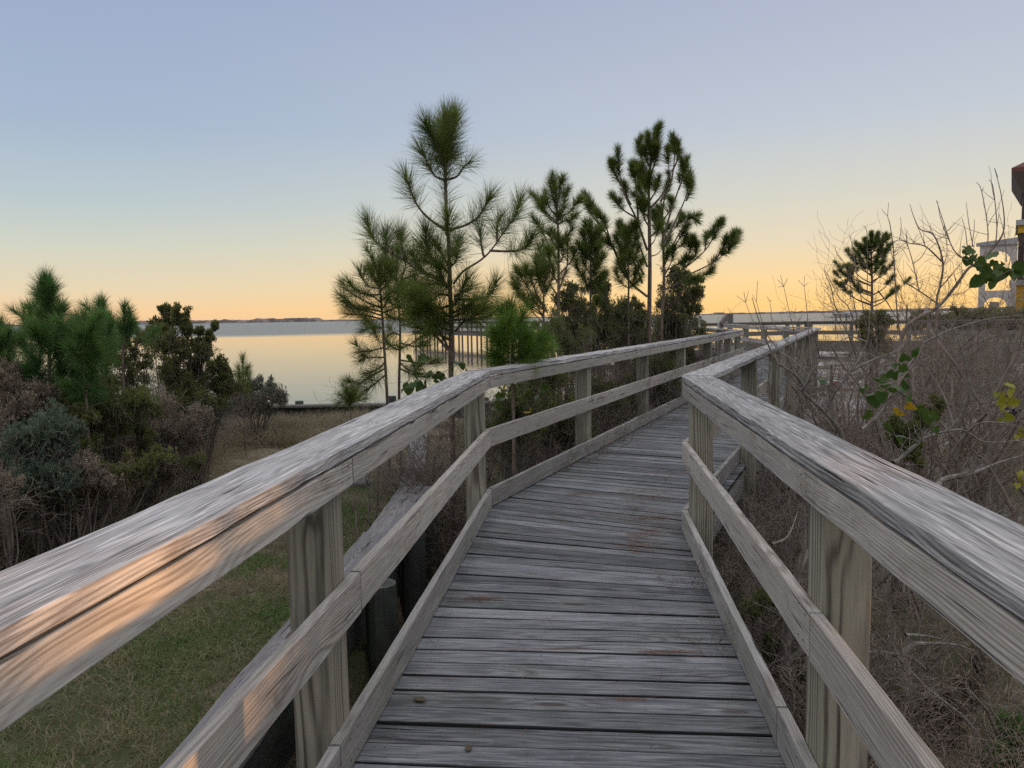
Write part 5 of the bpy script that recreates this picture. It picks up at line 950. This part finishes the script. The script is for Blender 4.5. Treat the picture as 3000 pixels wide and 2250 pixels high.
vine_leaf_mesh('leaves', vl(6, [(1690, 880, .07), (1730, 880, .06), (1720, 930, .08), (1750, 950, .07), (1700, 960, .07), (1780, 990, .07), (1790, 1040, .06), (1800, 1120, .09), (1800, 1160, .08), (1920, 960, .08), (1900, 1060, .09), (1910, 1100, .08), (1980, 1020, .06), (1930, 1150, .07), (1990, 1080, .07), (2050, 1080, .09), (2100, 1070, .09), (2140, 1060, .08), (2180, 1020, .08), (2190, 1070, .08)], 5.8), M_VINE, v3_)
vv = empty('vine', tuple(P(1500, 1180, 7.2)), 'broad leaved green vine trailing behind the top rail right of the corner post', 'vine')
vs = Tubes(); vs.add(W3(4, [(760, 1250), (830, 1130), (900, 1010), (980, 1100), (1100, 1080), (1260, 990)], 7.2), .004, .003, 5); vs.build('stem', M_TWIG_D, vv)
vine_leaf_mesh('leaves', vl(4, [(830, 950, .06), (870, 1080, .06), (830, 1180, .08), (860, 1170, .07), (890, 1150, .08), (920, 1190, .07), (940, 1180, .07), (980, 1080, .06), (960, 960, .06), (1040, 1090, .07), (1090, 1090, .07), (1110, 1110, .06), (1220, 1000, .06), (1260, 1010, .05), (780, 1210, .06), (900, 940, .05), (1700, 1200, .06), (1560, 1330, .07), (1530, 1380, .07), (1600, 1290, .06), (1900, 1200, .06), (1880, 1260, .06)], 7.4), M_VINE, vv)
np_ = vine_leaf_mesh('yellow_leaves', vl(4, [(1805, 1400, .05), (1600, 1180, .035)], 7.6), M_VINE_Y, vv)
# ---------------------------------------------------------------- lawn, reclining dry grass, litter on the deck
def blades(name, N, xr, yr, hr, wd, mat, label, maskf=None, lean=.5, kind='stuff', droop=.5):
    X = RG.uniform(*xr, N); Y = RG.uniform(*yr, N)
    if maskf is not None: k = maskf(X, Y); X, Y = X[k], Y[k]
    N = len(X); Z = ground_z(X, Y); D = np.stack([RG.normal(size=N)*lean, RG.normal(size=N)*lean, np.ones(N)], 1); D /= np.linalg.norm(D, axis=1)[:, None]
    V, Q, T = strips(np.stack([X, Y, Z], 1), D, RG.uniform(*hr, N), np.full(N, wd), .5, droop); r = np.clip(.5+.5*np.sin(X*2.3+np.sin(Y*1.7)*2)*np.cos(Y*1.9+X)+RG.normal(size=N)*.25, 0, 1)
    o = np_mesh(name, V, Q, T, [mat], None, False, np.concatenate([r, r])); return tag(o, label, kind=kind)
def nz(X, Y, s_=1.): return np.sin(X*1.7*s_+2*np.sin(Y*.9*s_))+np.sin(Y*2.1*s_+1.5*np.sin(X*1.3*s_))
blades('lawn_grass', 150000, (-5.2, -1.06), (1.6, 9.5), (.03, .10), .005, M_GRASS, 'short patchy lawn left of the retaining wall', lambda X, Y: nz(X, Y, 2)+.5*nz(X, Y, 5)+RG.normal(size=len(X))*.5 > -.4, .8)
blades('dry_grass', 110000, (-6, -1.06), (1.6, 15.8), (.03, .11), .005, M_DRYG, 'dry straw coloured grass among the lawn and along the sandy path', lambda X, Y: (nz(X, Y, 2)+.5*nz(X, Y, 5)+RG.normal(size=len(X))*.5 < .3), .9)
blades('reclining_grass', 9000, (-5.4, -2.9), (12.6, 15.6), (.35, .75), .006, M_DRYG, 'long dark reclining grass at the foot of the seawall', None, .9, droop=1.2)
blades('undergrowth', 42000, (-10, -3.7), (4.2, 12), (.15, .55), .006, M_DRYG, 'tall dead weeds under the thicket left of the lawn', lambda X, Y: X < -3.9-.12*np.clip(Y-8, 0, 9)+RG.normal(size=len(X))*.12, .6)
blades('undergrowth', 60000, (-.2, 9.5), (1.2, 14), (.08, .3), .005, M_DRYG, 'dead grass and weeds under the brush on the right', lambda X, Y: (X > np.interp(Y, [-1, 5.16, 20], [.6, 1.3, 8])+.1), .7)
blades('undergrowth', 26000, (-1.0, 6), (6, 18), (.1, .35), .006, M_LEAF_D, 'dark weeds under the pines left of the railing', lambda X, Y: (X < np.interp(Y, [-1, 5.9, 19.2], [-.9, -.2, 5.8])-.2) & (X > -1), .7)
M_LIT = leafmat('fallen_needles_brown', (.17, .085, .05), (.33, .18, .11), .7, .1)
PP = []; DD = []
for (x, y, n_, sx, sy) in ((1150, 762, 60, 60, 4), (1620, 745, 80, 120, 10), (1700, 790, 110, 110, 22), (1650, 940, 120, 90, 10), (1590, 1145, 110, 70, 25), (1560, 1080, 60, 60, 12), (1850, 590, 70, 90, 14), (1350, 905, 60, 220, 8), (1580, 870, 40, 60, 8), (1700, 1010, 60, 60, 25), (380, 1540, 40, 60, 3), (1750, 1050, 40, 120, 6), (1000, 1430, 20, 60, 20), (1700, 900, 60, 240, 120)):
    for k in range(int(n_*.75)):
        p = PG(1250+.3919*(x+random.gauss(0, sx)), 1150+.3919*(y+random.gauss(0, sy)), .004); PP.append(p+np.array((0, 0, random.uniform(0, .008)))); a_ = random.gauss(-.25, .6)+(math.pi if random.random() < .5 else 0); DD.append((math.cos(a_), math.sin(a_), random.gauss(0, .02)))
for (x, y, n_, sx, sy) in ((2100, 465, 70, 90, 5), (1450, 445, 30, 200, 4), (900, 118, 40, 50, 4), (1850, 770, 25, 100, 4)):
    for k in range(n_):
        p = PG(1000+.452*(x+random.gauss(0, sx)), 1700+.452*(y+random.gauss(0, sy)), .003); PP.append(p); a_ = random.gauss(-.06, .15)+(math.pi if random.random() < .5 else 0); DD.append((math.cos(a_), math.sin(a_), 0))
for k in range(240):
    y = random.uniform(1.6, 12); x = random.uniform(lx(y), rx(y)); PP.append(np.array((x, y, .004))); a_ = random.uniform(0, 6.28); DD.append((math.cos(a_), math.sin(a_), 0))
PP = np.array(PP); DD = np.array(DD); DD /= np.linalg.norm(DD, axis=1)[:, None]
V, Q, T = strips(PP, DD, RG.uniform(.06, .17, len(PP)), np.full(len(PP), .0016), .25, 0.); V[:, 2] = np.clip(V[:, 2], .003, .02); r = RG.random(len(PP))
tag(np_mesh('fallen_needles', V, Q, T, [M_LIT], None, False, np.concatenate([r, r])), 'rust brown fallen pine needles scattered over the deck planks', kind='stuff')
def dead_leaf(name, c, s_, mat, lab, ang):
    V = []; 
    out = [(0, -.05), (.22, .1), (.34, .4), (.2, .75), (0, 1.), (-.2, .75), (-.3, .4), (-.2, .1)]
    ca, sa = math.cos(ang), math.sin(ang)
    for lay in (0, .0015):
        V.append((c[0]+.45*s_*-sa, c[1]+.45*s_*ca, c[2]+.003+lay))
        for a_, b_ in out: V.append((c[0]+s_*(a_*ca-b_*sa), c[1]+s_*(a_*sa+b_*ca), c[2]+.004+lay+s_*(.9*a_*a_+.12*abs(b_-.5))))
    T = [(0, 1+i, 1+(i+1) % 8) for i in range(8)]+[(9, 10+(i+1) % 8, 10+i) for i in range(8)]
    o = np_mesh(name, V, None, T, [mat], None, True, np.full(16, .5), loc=tuple(c)); return tag(o, lab, 'leaf')
M_DL = leafmat('brown_dead_leaf', (.09, .07, .04), (.14, .11, .07), .8, .1)
dead_leaf('fallen_leaf', PG(1245, 2058, 0.), .055, M_DL, 'curled brown dead leaf lying on the lower left deck planks', 1.1)
dead_leaf('fallen_leaf', PG(1373, 2205, 0.), .04, M_DL, 'small dark upright leaf scrap in a deck gap near the bottom', .1)
# green scrub at the foot of the building
for (px, py, Y, r, lab) in ((2860, 935, 44, 26, 'rounded green hedge at the foot of the yellow building'), (2740, 938, 42, 20, 'low brown green scrub left of the building hedge'), (2960, 935, 40, 30, 'green hedge at the right edge below the yellow wall')):
    bush(lab, 0, [(px+random.uniform(-60, 60), py+random.uniform(-8, 14), r*random.uniform(.6, 1)) for _ in range(12)], Y, (px, py+20), M_LEAF, leaf=.16, dens=.25, twigs=.5, name='hedge', cat='hedge', asp=.6)
bush('dark green shrub at the foot of the lone round topped pine', 6, [(800, 1560, 60), (860, 1500, 50), (740, 1520, 50), (900, 1600, 60), (700, 1620, 60), (820, 1680, 80), (960, 1560, 40), (760, 1750, 80), (900, 1750, 80)], 13.6, (820, 1900), M_LEAF, leaf=.045, dens=.8)
